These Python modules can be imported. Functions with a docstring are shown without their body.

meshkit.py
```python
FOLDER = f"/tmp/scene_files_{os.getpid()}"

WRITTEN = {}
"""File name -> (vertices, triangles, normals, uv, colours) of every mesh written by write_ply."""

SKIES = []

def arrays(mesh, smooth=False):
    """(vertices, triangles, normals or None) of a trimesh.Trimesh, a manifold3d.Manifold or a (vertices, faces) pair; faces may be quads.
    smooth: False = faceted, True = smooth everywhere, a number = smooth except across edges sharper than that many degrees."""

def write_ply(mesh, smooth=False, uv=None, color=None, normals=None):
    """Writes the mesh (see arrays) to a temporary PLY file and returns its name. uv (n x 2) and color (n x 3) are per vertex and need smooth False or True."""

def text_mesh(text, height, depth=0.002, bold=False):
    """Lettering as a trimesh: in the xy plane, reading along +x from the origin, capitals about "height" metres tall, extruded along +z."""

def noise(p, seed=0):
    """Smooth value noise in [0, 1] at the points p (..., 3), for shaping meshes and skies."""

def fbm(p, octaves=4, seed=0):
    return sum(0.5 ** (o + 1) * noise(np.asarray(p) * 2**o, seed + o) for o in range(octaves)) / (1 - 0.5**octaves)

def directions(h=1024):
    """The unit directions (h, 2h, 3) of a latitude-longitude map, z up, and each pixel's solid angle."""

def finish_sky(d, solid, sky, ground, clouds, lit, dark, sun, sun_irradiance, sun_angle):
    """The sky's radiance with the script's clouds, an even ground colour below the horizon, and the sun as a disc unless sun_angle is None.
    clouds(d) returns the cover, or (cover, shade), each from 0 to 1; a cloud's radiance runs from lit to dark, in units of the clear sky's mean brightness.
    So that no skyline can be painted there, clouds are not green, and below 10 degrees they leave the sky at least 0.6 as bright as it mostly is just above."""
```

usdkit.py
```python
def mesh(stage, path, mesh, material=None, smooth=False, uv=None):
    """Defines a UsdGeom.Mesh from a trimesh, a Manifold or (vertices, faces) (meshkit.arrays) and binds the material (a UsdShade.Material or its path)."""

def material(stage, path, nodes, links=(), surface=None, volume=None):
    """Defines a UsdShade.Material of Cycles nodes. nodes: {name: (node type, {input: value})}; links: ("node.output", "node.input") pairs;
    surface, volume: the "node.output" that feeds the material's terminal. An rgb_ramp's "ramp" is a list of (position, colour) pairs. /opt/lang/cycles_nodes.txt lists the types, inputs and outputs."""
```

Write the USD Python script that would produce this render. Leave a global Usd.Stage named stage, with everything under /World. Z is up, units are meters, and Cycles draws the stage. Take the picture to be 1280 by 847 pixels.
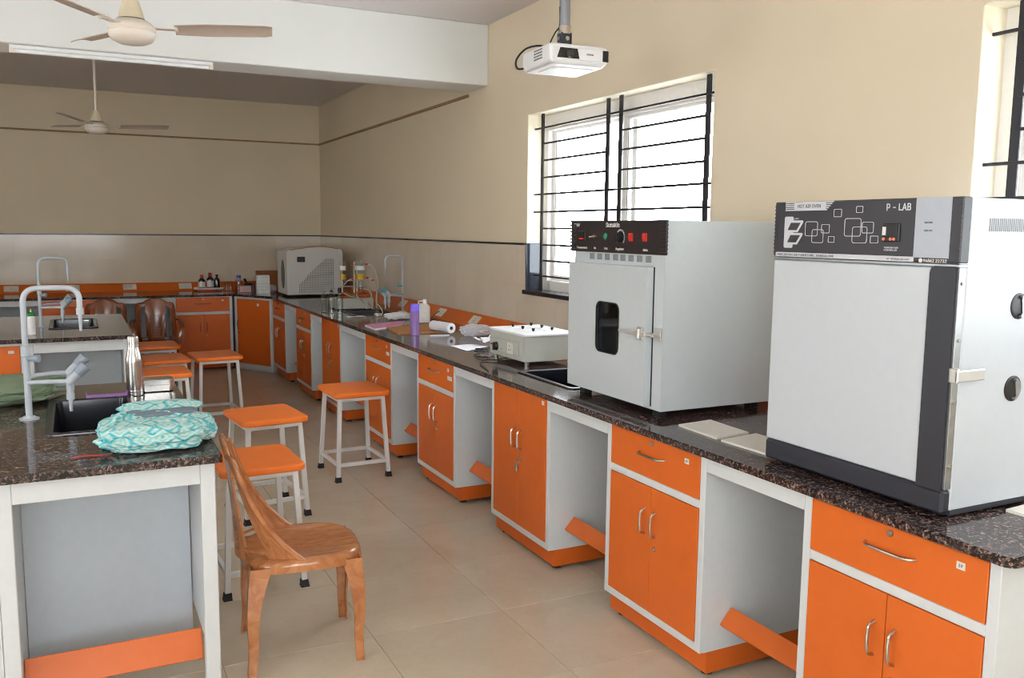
import math, random
import numpy as np, trimesh, usdkit, meshkit
from pxr import Usd, UsdGeom, UsdLux, UsdShade, Gf, Sdf
from shapely.geometry import Polygon, Point, box as sbox
from shapely.ops import unary_union

stage = Usd.Stage.CreateInMemory()
UsdGeom.SetStageUpAxis(stage, 'Z')
UsdGeom.SetStageMetersPerUnit(stage, 1.0)
world = UsdGeom.Xform.Define(stage, '/World')
stage.SetDefaultPrim(world.GetPrim())
UsdGeom.Scope.Define(stage, '/World/Looks')
rnd = random.Random(7)

# ------------------------------------------------------------------ camera
FOC, YAW, PITCH, ROLL, EYE = 1097.4, .4641, .1232, .0101, np.array([0, 0, 1.6885])
cy_, sy_, cp_, sp_, cr_, sr_ = math.cos(YAW), math.sin(YAW), math.cos(PITCH), math.sin(PITCH), math.cos(ROLL), math.sin(ROLL)
fwd = np.array([sy_ * cp_, cy_ * cp_, -sp_]); rgt0 = np.array([cy_, -sy_, 0.0]); up0 = np.cross(rgt0, fwd)
rgt = rgt0 * cr_ + up0 * sr_; up = up0 * cr_ - rgt0 * sr_
cam = UsdGeom.Camera.Define(stage, '/World/camera')
cam.CreateHorizontalApertureAttr(36.0)
cam.CreateVerticalApertureAttr(36.0 * 847 / 1280)
cam.CreateFocalLengthAttr(36.0 * FOC / 1280)
cam.CreateClippingRangeAttr(Gf.Vec2f(0.05, 200))
cam.AddTransformOp().Set(Gf.Matrix4d(*rgt, 0, *up, 0, *(-fwd), 0, *EYE, 1))
cam.CreateExposureAttr(0.0)

# ------------------------------------------------------------------ light
SKY, FLASH = 3.0, 7.5
dome = UsdLux.DomeLight.Define(stage, '/World/sky')
dome.CreateIntensityAttr(SKY); dome.CreateColorAttr(Gf.Vec3f(0.92, 0.97, 1.0))


def rect_light(name, eye, toward, upv, w, h, power, color=(1, 1, 1)):
    """A rectangle of light standing in an opening; power in watts-like units over its area."""
    d = np.array(toward, float); d /= np.linalg.norm(d)
    u = np.array(upv, float); r = np.cross(d, u); r /= np.linalg.norm(r); u = np.cross(r, d)
    l = UsdLux.RectLight.Define(stage, '/World/' + name)
    l.CreateWidthAttr(w); l.CreateHeightAttr(h)
    l.CreateIntensityAttr(power / (w * h) / math.pi); l.CreateColorAttr(Gf.Vec3f(*color))
    l.AddTransformOp().Set(Gf.Matrix4d(*r, 0, *u, 0, *(-d), 0, *eye, 1))
    return l


# daylight comes from the sky through the two windows of the right wall, two in the left wall and one behind the camera
# the photographer's pop-up flash just above the lens
rect_light('camera_flash', tuple(EYE + up * .13 - fwd * .02), fwd + up * .10, (0, 0, 1), .05, .03, FLASH, (1, .97, .93))


# ------------------------------------------------------------------ materials
def mat(name, nodes, links, surface='p.BSDF'):
    return usdkit.material(stage, '/World/Looks/' + name, nodes, links, surface=surface)


def lin(c):
    c = np.array(c, float) / 255.0
    return tuple(np.where(c <= .04045, c / 12.92, ((c + .055) / 1.055) ** 2.4))


def plain(name, rgb, rough=.5, metallic=0., scale=30., vary=.06, coat=0., bump=0., spec=.5, trans=0., extra=None):
    """A painted, plastic or metal surface with a faint procedural mottling."""
    c = np.array(lin(rgb))
    nodes = {'g': ('texture_coordinate', {}), 'n': ('noise_texture', {'scale': scale, 'detail': 4.0}),
             'r': ('rgb_ramp', {'ramp': [(.3, tuple(c * (1 - vary))), (.7, tuple(np.minimum(c * (1 + vary), 1)))]}),
             'p': ('principled_bsdf', {'roughness': rough, 'metallic': metallic, 'coat_weight': coat, 'specular_ior_level': spec, 'transmission_weight': trans, **(extra or {})})}
    links = [('g.object', 'n.vector'), ('n.fac', 'r.fac'), ('r.color', 'p.base_color')]
    if bump:
        nodes['b'] = ('bump', {'strength': bump, 'distance': .002})
        links += [('n.fac', 'b.height'), ('b.normal', 'p.normal')]
    return mat(name, nodes, links)


M = {}
M['white'] = plain('powder_coat_white', (208, 212, 214), .42, vary=.02)
M['panel'] = plain('panel_grey', (190, 199, 208), .38, vary=.02)
M['stool_white'] = plain('stool_frame_white', (224, 226, 226), .4, vary=.02)
M['orange'] = plain('laminate_orange', (216, 105, 37), .34, vary=.03, scale=12, spec=.4)
M['plinth'] = plain('plinth_orange', (211, 99, 30), .4, vary=.03, scale=12, spec=.4)
M['stool_orange'] = plain('stool_seat_orange', (250, 128, 46), .36, vary=.03, scale=25, bump=.05)
M['chrome'] = plain('chrome', (200, 192, 182), .22, metallic=1., vary=.03)
M['steel'] = plain('brushed_steel', (205, 203, 200), .22, metallic=1., vary=.012, scale=6)
M['zinc'] = plain('zinc_plate', (168, 172, 174), .35, metallic=.9, vary=.08, scale=40)
M['rubber'] = plain('black_rubber', (26, 26, 28), .6)
M['black'] = plain('black_plastic', (22, 22, 24), .38)
M['charcoal'] = plain('charcoal_paint', (48, 50, 58), .42, vary=.03)
M['oven_white'] = plain('oven_enamel_white', (193, 199, 205), .3, vary=.012)
M['incub_grey'] = plain('incubator_enamel_grey', (190, 197, 200), .35, vary=.015)
M['bath_grey'] = plain('bath_enamel_grey', (186, 187, 178), .4, vary=.02)
M['panel_black'] = plain('control_panel_black', (52, 52, 58), .4, vary=.03)
M['panel_brown'] = plain('control_panel_dark', (40, 33, 36), .4, vary=.03)
M['silver_print'] = plain('silver_print', (196, 198, 204), .4, vary=.02)
M['silver_panel'] = plain('silver_panel', (172, 178, 188), .38, vary=.02)
M['print_dark'] = plain('dark_print', (88, 88, 96), .5)
M['vent_grey'] = plain('vent_shadow_grey', (132, 138, 140), .5)
M['wall_paint'] = plain('wall_paint_cream', (223, 208, 182), .55, scale=1.6, vary=.02, spec=.3)
M['reveal'] = plain('reveal_paint_cream', (238, 229, 206), .55, scale=2, vary=.02, spec=.3)
M['cornice'] = plain('cornice_line_brown', (150, 118, 84), .6, vary=.05)
M['border'] = plain('tile_border_black', (30, 28, 32), .25)
M['ceil'] = plain('ceiling_white', (222, 217, 217), .75, scale=1.2, vary=.015, spec=.2)
M['beam'] = plain('beam_white', (228, 230, 228), .7, scale=1.2, vary=.015, spec=.2)
M['socket'] = plain('socket_ivory', (224, 220, 208), .35, vary=.02)
M['tap_grey'] = plain('tap_epoxy_grey', (180, 187, 195), .3, vary=.02)
M['tap_knob'] = plain('tap_knob_grey', (140, 150, 162), .4)
M['tap_teal'] = plain('tap_knob_teal', (96, 158, 160), .35)
M['sink'] = plain('sink_black_polypropylene', (22, 24, 34), .24, vary=.1, coat=.1)
M['grille'] = plain('grille_black_paint', (34, 32, 38), .4)
M['upvc'] = plain('window_frame_white', (236, 232, 228), .35, vary=.01)
M['fan_white'] = plain('fan_white_enamel', (226, 216, 204), .35, vary=.02)
M['fan_cream'] = plain('fan_canopy_cream', (218, 206, 178), .45, vary=.03)
M['tube_glass'] = plain('tube_opal', (236, 238, 240), .3, vary=.01)
M['proj_white'] = plain('projector_white', (232, 232, 234), .38, vary=.01)
M['card_brown'] = plain('cardboard_brown', (176, 122, 74), .7, scale=50, vary=.08)
M['box_brown'] = plain('carton_brown', (150, 94, 48), .7, scale=30, vary=.08)
M['pink'] = plain('pink_card', (224, 150, 190), .6, vary=.05)
M['paper'] = plain('paper_white', (240, 240, 246), .7, vary=.02)
M['tile_white'] = plain('sample_tile_white', (222, 217, 208), .45, vary=.03, bump=.1)
M['hdpe'] = plain('milky_plastic', (224, 225, 222), .4, extra={'subsurface_weight': .2, 'subsurface_radius': (.02, .02, .02)})
M['cloth_white'] = plain('tissue_white', (236, 234, 234), .8, vary=.03, bump=.2)
M['red'] = plain('red_plastic', (206, 44, 36), .35)
M['amber_dark'] = plain('dark_amber_glass', (38, 22, 14), .1, coat=.5)
M['label_white'] = plain('label_paper', (218, 216, 212), .6, vary=.04)
M['blue_cap'] = plain('blue_cap', (46, 64, 190), .35)
M['green_cap'] = plain('green_cap', (20, 140, 62), .35)
M['cap_yellow'] = plain('nozzle_yellow', (226, 212, 130), .4)
M['bottle_white'] = plain('white_squeeze_bottle', (232, 234, 232), .4)
M['purple_plastic'] = plain('purple_clear_plastic', (184, 150, 226), .15, trans=.6)
M['purple_solid'] = plain('purple_plastic', (164, 116, 184), .4)
M['teal_green'] = plain('lamp_green', (24, 130, 96), .3)
M['lens_glass'] = plain('lens_dark', (20, 20, 26), .06, coat=1.)
M['yellow_liquid'] = plain('yellow_liquid', (255, 196, 0), .2, trans=.0)
M['tubing'] = plain('silicone_tubing', (206, 196, 170), .35, trans=.2)
M['wood_brown'] = plain('red_brown_bracket', (170, 86, 44), .5, vary=.15)
M['pink_tub'] = plain('pink_tub', (206, 150, 150), .45)
M['steel_dark'] = plain('chamber_inside', (96, 100, 102), .3, metallic=.7)
M['green_cloth'] = plain('green_canvas', (118, 134, 108), .85, scale=220, vary=.12, bump=.3)
M['grey_lining'] = plain('grey_lining', (112, 128, 140), .8, scale=90, vary=.08)
M['dark_cord'] = plain('black_cord', (28, 28, 30), .5)
M['grout'] = plain('floor_grout', (166, 146, 124), .8, vary=.08)
M['wall_grout'] = plain('wall_grout', (196, 178, 150), .7, vary=.03)
M['seal_black'] = plain('gap_black_strip', (30, 30, 34), .5)
M['lunch_plain'] = M['steel']
M['pole_grey'] = plain('pole_grey', (150, 154, 160), .35, metallic=.4, vary=.03)
M['granite_jamb'] = plain('granite_jamb', (44, 52, 66), .08, coat=.4, vary=.15, scale=60)
M['fan_blade'] = plain('fan_blade_beige', (196, 180, 166), .4, vary=.03)
M['bath_white'] = plain('bath_top_white', (236, 237, 240), .3, vary=.015)
M['brass_lamp'] = plain('brass_lamp', (196, 170, 80), .35)
M['machine_white'] = plain('machine_white', (206, 204, 200), .4, vary=.015)
M['satin'] = plain('satin_metal', (206, 204, 200), .4, metallic=.7, vary=.02)
M['purple_cap'] = plain('purple_cap', (118, 96, 230), .3)
M['red_orange'] = plain('red_orange_stand', (206, 74, 34), .45)
M['green_seam'] = plain('green_seam', (84, 98, 78), .85)

# orange glowing digits and lamps of the ovens
M['red_lamp'] = plain('red_indicator', (230, 40, 36), .25, extra={'emission_color': lin((255, 50, 40)), 'emission_strength': .35})
M['orange_lamp'] = plain('orange_button', (236, 120, 86), .3)

# polished dark granite with pink and black grains
M['granite'] = mat('granite', {
    'g': ('geometry', {}), 'v': ('voronoi_texture', {'scale': 130.0, 'randomness': 1.0}), 'w': ('voronoi_texture', {'scale': 260.0}),
    'n': ('noise_texture', {'scale': 38.0, 'detail': 6.0, 'roughness': .65}),
    'sv': ('separate_color', {}), 'sw': ('separate_color', {}),
    'a': ('math', {'math_type': 'multiply_add', 'value2': .55, 'value3': 0.0}), 'b': ('math', {'math_type': 'multiply_add', 'value2': .30}),
    'c': ('math', {'math_type': 'multiply_add', 'value2': .35}),
    'r': ('rgb_ramp', {'ramp': [(.34, lin((24, 21, 23))), (.55, lin((44, 36, 36))), (.66, lin((72, 58, 54))), (.80, lin((98, 80, 76))), (.94, lin((150, 128, 120)))]}),
    'p': ('principled_bsdf', {'roughness': .09, 'specular_ior_level': .5})},
    [('g.position', 'v.vector'), ('g.position', 'w.vector'), ('g.position', 'n.vector'), ('v.color', 'sv.color'), ('w.color', 'sw.color'),
     ('sv.r', 'a.value1'), ('sw.g', 'b.value1'), ('a.value', 'b.value3'), ('n.fac', 'c.value1'), ('b.value', 'c.value3'), ('c.value', 'r.fac'), ('r.color', 'p.base_color')])

# mottled beige floor tile, each tile a shade of its own
M['floor_tile'] = mat('floor_tile', {
    'g': ('geometry', {}), 'o': ('object_info', {}), 'n': ('noise_texture', {'scale': 3.2, 'detail': 8.0, 'roughness': .62, 'distortion': .6}),
    'n2': ('noise_texture', {'scale': 26.0, 'detail': 5.0, 'roughness': .7, 'distortion': 1.2}),
    'f': ('math', {'math_type': 'multiply_add', 'value2': .35}), 'f0': ('math', {'math_type': 'multiply', 'value2': .65}),
    'r': ('rgb_ramp', {'ramp': [(.32, lin((198, 184, 161))), (.5, lin((206, 193, 171))), (.66, lin((212, 200, 180)))]}),
    'h': ('hsv', {'saturation': 1.0}), 'k': ('math', {'math_type': 'multiply_add', 'value2': .06, 'value3': .97}),
    'p': ('principled_bsdf', {'roughness': .22, 'specular_ior_level': .45})},
    [('g.position', 'n.vector'), ('g.position', 'n2.vector'), ('n.fac', 'f0.value1'), ('n2.fac', 'f.value1'), ('f0.value', 'f.value3'), ('f.value', 'r.fac'),
     ('r.color', 'h.color'), ('o.random', 'k.value1'), ('k.value', 'h.value'), ('h.color', 'p.base_color')])

# glossy beige wall tile
M['wall_tile'] = mat('wall_tile', {
    'g': ('geometry', {}), 'o': ('object_info', {}), 'n': ('noise_texture', {'scale': 2.4, 'detail': 5.0}),
    'r': ('rgb_ramp', {'ramp': [(.3, lin((204, 189, 168))), (.7, lin((214, 200, 180)))]}),
    'h': ('hsv', {}), 'k': ('math', {'math_type': 'multiply_add', 'value2': .03, 'value3': .985}),
    'p': ('principled_bsdf', {'roughness': .13, 'specular_ior_level': .45})},
    [('g.position', 'n.vector'), ('n.fac', 'r.fac'), ('r.color', 'h.color'), ('o.random', 'k.value1'), ('k.value', 'h.value'), ('h.color', 'p.base_color')])

# brown moulded plastic with a wood grain
def chair_plastic(name, dark, light):
    return mat(name, {
        'g': ('texture_coordinate', {}), 'm': ('mapping', {'scale': (3.0, 16.0, 3.0)}), 'n': ('noise_texture', {'scale': 4.0, 'detail': 6.0, 'distortion': 1.2}),
        'r': ('rgb_ramp', {'ramp': [(.3, lin(dark)), (.7, lin(light))]}), 'p': ('principled_bsdf', {'roughness': .15, 'specular_ior_level': .55})},
        [('g.object', 'm.vector'), ('m.vector', 'n.vector'), ('n.fac', 'r.fac'), ('r.color', 'p.base_color')])


M['chair'] = chair_plastic('chair_brown', (160, 98, 56), (196, 134, 88))
M['chair_dark'] = chair_plastic('chair_dark_brown', (116, 56, 26), (158, 88, 48))

# teal, white and grey printed cloth
M['teal_cloth'] = mat('teal_cloth', {
    'g': ('texture_coordinate', {}), 'm': ('mapping', {'scale': (1.0, .7, 1.5)}),
    'vo': ('voronoi_texture', {'scale': 15.0, 'feature': 'f1', 'metric': 'manhattan', 'randomness': .45}), 'k': ('math', {'math_type': 'multiply', 'value2': 2.6}), 'pp': ('math', {'math_type': 'pingpong', 'value2': 1.0}),
    'n': ('noise_texture', {'scale': 46.0, 'detail': 4.0}), 'f': ('math', {'math_type': 'multiply_add', 'value2': .55}), 'f2': ('math', {'math_type': 'multiply', 'value2': .72}),
    'r': ('rgb_ramp', {'ramp': [(.22, lin((60, 158, 174))), (.36, lin((106, 190, 198))), (.50, lin((150, 206, 206))), (.62, lin((190, 214, 206))), (.74, lin((206, 218, 204))), (.88, lin((150, 206, 206)))]}),
    'b': ('bump', {'strength': .4, 'distance': .006}), 'n3': ('noise_texture', {'scale': 20.0, 'detail': 3.0}),
    'p': ('principled_bsdf', {'roughness': .75})},
    [('g.object', 'm.vector'), ('m.vector', 'vo.vector'), ('vo.distance', 'k.value1'), ('k.value', 'pp.value1'), ('pp.value', 'f2.value1'), ('g.object', 'n.vector'), ('n.fac', 'f.value1'), ('f2.value', 'f.value3'), ('f.value', 'r.fac'),
     ('g.object', 'n3.vector'), ('n3.fac', 'b.height'), ('b.normal', 'p.normal'), ('r.color', 'p.base_color')])


def glass(name, tint=(.97, .98, .98), rough=.02, edge=.55):
    return mat(name, {'t': ('transparent_bsdf', {'color': tint}), 'gl': ('glossy_bsdf', {'roughness': rough, 'color': (1., 1., 1.)}), 'f': ('layer_weight', {'blend': .5}),
                      'q': ('math', {'math_type': 'power', 'value2': 4.0}), 'n': ('noise_texture', {'scale': 3.0}), 'd': ('math', {'math_type': 'multiply_add', 'value2': .02, 'value3': .03}),
                      'c': ('math', {'math_type': 'multiply_add', 'value2': edge}), 'mx': ('mix_closure', {})},
               [('f.facing', 'q.value1'), ('n.fac', 'd.value1'), ('q.value', 'c.value1'), ('d.value', 'c.value3'), ('c.value', 'mx.fac'), ('t.BSDF', 'mx.closure1'), ('gl.BSDF', 'mx.closure2')], 'mx.closure')


M['pane'] = glass('window_pane')
M['clear'] = glass('clear_glassware', (.90, .92, .92), .03)
M['amber'] = glass('amber_glass', (.45, .20, .06), .03)
M['smoke'] = glass('oven_window_glass', (.42, .44, .46), .03)
M['film'] = mat('plastic_film', {'t': ('transparent_bsdf', {'color': (.95, .95, .98)}), 'p': ('principled_bsdf', {'base_color': (.88, .88, .92), 'roughness': .3}), 'n': ('noise_texture', {'scale': 14.0, 'detail': 3.0}),
    'f': ('math', {'math_type': 'multiply_add', 'value2': .5, 'value3': .22}), 'mx': ('mix_closure', {})}, [('n.fac', 'f.value1'), ('f.value', 'mx.fac'), ('t.BSDF', 'mx.closure1'), ('p.BSDF', 'mx.closure2')], 'mx.closure')


# ------------------------------------------------------------------ prims
used = {}


def numbered(path):
    n = used.get(path, -1) + 1
    used[path] = n
    return path if n == 0 else f'{path}_{n:03d}'


def tag(prim, label=None, cat=None, group=None, kind=None):
    for k, v in (('label', label), ('category', cat), ('group', group), ('kind', kind)):
        if v: prim.SetCustomDataByKey(k, v)
    return prim


def thing(name, label, cat, loc=(0, 0, 0), rotz=0., group=None, kind=None):
    p = numbered('/World/' + name)
    x = UsdGeom.Xform.Define(stage, p)
    x.AddTranslateOp().Set(Gf.Vec3d(*map(float, loc)))
    x.AddRotateZOp().Set(float(rotz))
    return tag(x.GetPrim(), label, cat, group, kind)


def part(parent, name, mesh, m, smooth=35, label=None, kind=None):
    path = numbered(str(parent.GetPath()) + '/' + name)
    g = usdkit.mesh(stage, path, mesh, M[m] if isinstance(m, str) else m, smooth=smooth)
    return tag(g.GetPrim(), label=label, kind=kind)


def solo(name, label, cat, mesh, m, loc=(0, 0, 0), rotz=0., group=None, smooth=35, kind=None):
    p = numbered('/World/' + name)
    g = usdkit.mesh(stage, p, mesh, M[m] if isinstance(m, str) else m, smooth=smooth)
    g.AddTranslateOp().Set(Gf.Vec3d(*map(float, loc)))
    g.AddRotateZOp().Set(float(rotz))
    return tag(g.GetPrim(), label, cat, group, kind)


def copy(root, label, loc, rotz=0., group=None):
    name = str(root.GetPath()).split('/')[-1]
    base = name[:-4] if name[-4:-3] == '_' and name[-3:].isdigit() else name
    was = root.GetCustomData()
    r = thing(base, label, was['category'], loc, rotz, group or was.get('group'))
    r.GetReferences().AddInternalReference(root.GetPath())
    r.SetInstanceable(True)
    return r


# ------------------------------------------------------------------ meshes
def J(*ms):
    out = []
    for m in ms:
        out += list(m) if isinstance(m, (list, tuple)) else [m]
    return trimesh.util.concatenate(out)


def UN(*ms):
    return trimesh.boolean.union(list(ms), engine='manifold')


def bx(x0, y0, z0, x1, y1, z1, b=0.):
    lo, hi = np.minimum((x0, y0, z0), (x1, y1, z1)), np.maximum((x0, y0, z0), (x1, y1, z1))
    if b <= 0:
        return trimesh.creation.box(bounds=[lo, hi])
    b = min(b, *(0.45 * (hi - lo)))
    pts = []
    for sx in (0, 1):
        for sy in (0, 1):
            for sz in (0, 1):
                c = np.where([sx, sy, sz], hi, lo); d = np.where([sx, sy, sz], -b, b)
                for k in range(3):
                    q = c + d; q[k] = c[k]; pts.append(q)
    return trimesh.Trimesh(pts).convex_hull


def cyl(p0, p1, r, n=16, r1=None):
    p0, p1 = np.array(p0, float), np.array(p1, float)
    return tube([p0, p1], [r, r if r1 is None else r1], n)


def tube(pts, r, n=10, closed=False):
    pts = np.array(pts, float); r = np.broadcast_to(np.array(r, float), (len(pts),))
    t = np.gradient(pts, axis=0) if len(pts) > 2 else np.repeat([pts[1] - pts[0]], 2, 0)
    t /= np.linalg.norm(t, axis=1)[:, None]
    a = np.array([0, 0, 1.]) if abs(t[0, 2]) < .9 else np.array([1., 0, 0])
    u = np.cross(t[0], a); u /= np.linalg.norm(u)
    V, ang = [], np.linspace(0, 2 * np.pi, n, endpoint=False)
    for i in range(len(pts)):
        u = u - t[i] * (u @ t[i]); u /= np.linalg.norm(u); v = np.cross(t[i], u)
        V.append(pts[i] + r[i] * (np.cos(ang)[:, None] * u + np.sin(ang)[:, None] * v))
    V = np.vstack(V); F = []
    for i in range(len(pts) - 1):
        for k in range(n):
            a_, b_, c_, d_ = i * n + k, i * n + (k + 1) % n, (i + 1) * n + (k + 1) % n, (i + 1) * n + k
            F += [[a_, b_, c_], [a_, c_, d_]]
    e = len(V); V = np.vstack([V, pts[:1], pts[-1:]])
    o = (len(pts) - 1) * n
    for k in range(n):
        F += [[e, (k + 1) % n, k], [e + 1, o + k, o + (k + 1) % n]]
    m = trimesh.Trimesh(V, F, process=False)
    if m.volume < 0: m.invert()
    return m


def bez(pts, n=24):
    """Catmull-Rom curve through the points."""
    p = np.array(pts, float); p = np.vstack([2 * p[0] - p[1], p, 2 * p[-1] - p[-2]]); out = []
    k = max(2, n // (len(p) - 3))
    for i in range(1, len(p) - 2):
        for t in np.linspace(0, 1, k, endpoint=False):
            out.append(.5 * (2 * p[i] + (p[i + 1] - p[i - 1]) * t + (2 * p[i - 1] - 5 * p[i] + 4 * p[i + 1] - p[i + 2]) * t * t + (3 * p[i] - p[i - 1] - 3 * p[i + 1] + p[i + 2]) * t ** 3))
    out.append(p[-2]); return np.array(out)


def bend(pts, r, n=6):
    """Polyline with its corners rounded to radius r."""
    p = np.array(pts, float); out = [p[0]]
    for i in range(1, len(p) - 1):
        a, b = p[i - 1] - p[i], p[i + 1] - p[i]
        ra = min(r, .49 * np.linalg.norm(a)); rb = min(r, .49 * np.linalg.norm(b))
        A, B = p[i] + a / np.linalg.norm(a) * ra, p[i] + b / np.linalg.norm(b) * rb
        for t in np.linspace(0, 1, n):
            out.append((1 - t) ** 2 * A + 2 * t * (1 - t) * p[i] + t * t * B)
    out.append(p[-1]); return np.array(out)


def lathe(profile, c=(0, 0, 0), n=24):
    m = trimesh.creation.revolve(np.array(profile, float), sections=n)
    if m.volume < 0: m.invert()
    m.apply_translation(c); return m


def ext(poly, h):
    gs = getattr(poly, 'geoms', [poly])
    return trimesh.util.concatenate([trimesh.creation.extrude_polygon(g, h, engine='earcut') for g in gs])


def rrect(x0, y0, x1, y1, r, seg=5):
    return sbox(x0 + r, y0 + r, x1 - r, y1 - r).buffer(r, quad_segs=seg)


def move(m, d):
    m = m.copy(); m.apply_translation(d); return m


def rot(m, deg, axis, about=(0, 0, 0)):
    m = m.copy(); m.apply_transform(trimesh.transformations.rotation_matrix(math.radians(deg), axis, about)); return m


def facing_left(m, x, y, z):
    """Flat work drawn in xy (read along +x, up +y, thickness +z) put on a face that looks towards -x; its origin goes to (x, y, z)."""
    T = np.eye(4); T[:3, 0] = (0, -1, 0); T[:3, 1] = (0, 0, 1); T[:3, 2] = (-1, 0, 0); T[:3, 3] = (x, y, z)
    m = m.copy(); m.apply_transform(T); return m


def facing_near(m, x, y, z):
    """The same for a face that looks towards -y."""
    T = np.eye(4); T[:3, 0] = (1, 0, 0); T[:3, 1] = (0, 0, 1); T[:3, 2] = (0, -1, 0); T[:3, 3] = (x, y, z)
    m = m.copy(); m.apply_transform(T); return m


def text(s, h, bold=False, depth=.0008, width=None):
    m = meshkit.text_mesh(s, h, depth, bold)
    if width:
        m.apply_scale([width / np.ptp(m.vertices[:, 0]), 1, 1])
    m.apply_translation([-m.vertices[:, 0].min(), 0, 0]); return m


def shell(P, th, mask=None):
    """A grid of points (nu, nv, 3) made into a closed sheet of thickness th; cells whose mask is False are left open."""
    P = np.array(P, float); nu, nv = P.shape[:2]
    du, dv = np.gradient(P, axis=0), np.gradient(P, axis=1)
    n = np.cross(du, dv); n /= np.maximum(np.linalg.norm(n, axis=2, keepdims=True), 1e-9)
    V = np.vstack([(P + n * th / 2).reshape(-1, 3), (P - n * th / 2).reshape(-1, 3)]); N = nu * nv
    if mask is None: mask = np.ones((nu - 1, nv - 1), bool)
    F, edges = [], {}
    for i in range(nu - 1):
        for j in range(nv - 1):
            if not mask[i, j]: continue
            a, b, c, d = i * nv + j, (i + 1) * nv + j, (i + 1) * nv + j + 1, i * nv + j + 1
            F += [[a, b, c], [a, c, d], [a + N, c + N, b + N], [a + N, d + N, c + N]]
            for e in ((a, b), (b, c), (c, d), (d, a)):
                if (e[1], e[0]) in edges: del edges[(e[1], e[0])]
                else: edges[e] = 1
    for a, b in edges:
        F += [[b, a, a + N], [b, a + N, b + N]]
    m = trimesh.Trimesh(V, F, process=False); m.remove_unreferenced_vertices(); return m


def loft(rings):
    """Closed rings of equal length joined and capped."""
    R = np.array(rings, float); k, n = R.shape[:2]; V = R.reshape(-1, 3); F = []
    for i in range(k - 1):
        for j in range(n):
            a, b, c, d = i * n + j, i * n + (j + 1) % n, (i + 1) * n + (j + 1) % n, (i + 1) * n + j
            F += [[a, b, c], [a, c, d]]
    e = len(V); V = np.vstack([V, R[0].mean(0), R[-1].mean(0)]); o = (k - 1) * n
    for j in range(n):
        F += [[e, (j + 1) % n, j], [e + 1, o + j, o + (j + 1) % n]]
    m = trimesh.Trimesh(V, F, process=False)
    if m.volume < 0: m.invert()
    return m


# ================================================================== the room
XW, YB, ZC, XL, YF = 3.0, 11.75, 3.28, -4.0, -3.0
WZ0, WZ1, TB = 1.25, 2.52, 1.588
WIN = [(3.69, 5.77), (0.12, 2.20)]


def struct(name, mesh, m, label, cat='structure', smooth=False):
    g = usdkit.mesh(stage, numbered('/World/' + name), mesh, M[m], smooth=smooth)
    return tag(g.GetPrim(), label=label, cat=cat, kind='structure')


def structx(name, label, cat):
    x = UsdGeom.Xform.Define(stage, numbered('/World/' + name))
    return tag(x.GetPrim(), label, cat, kind='structure')


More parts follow.
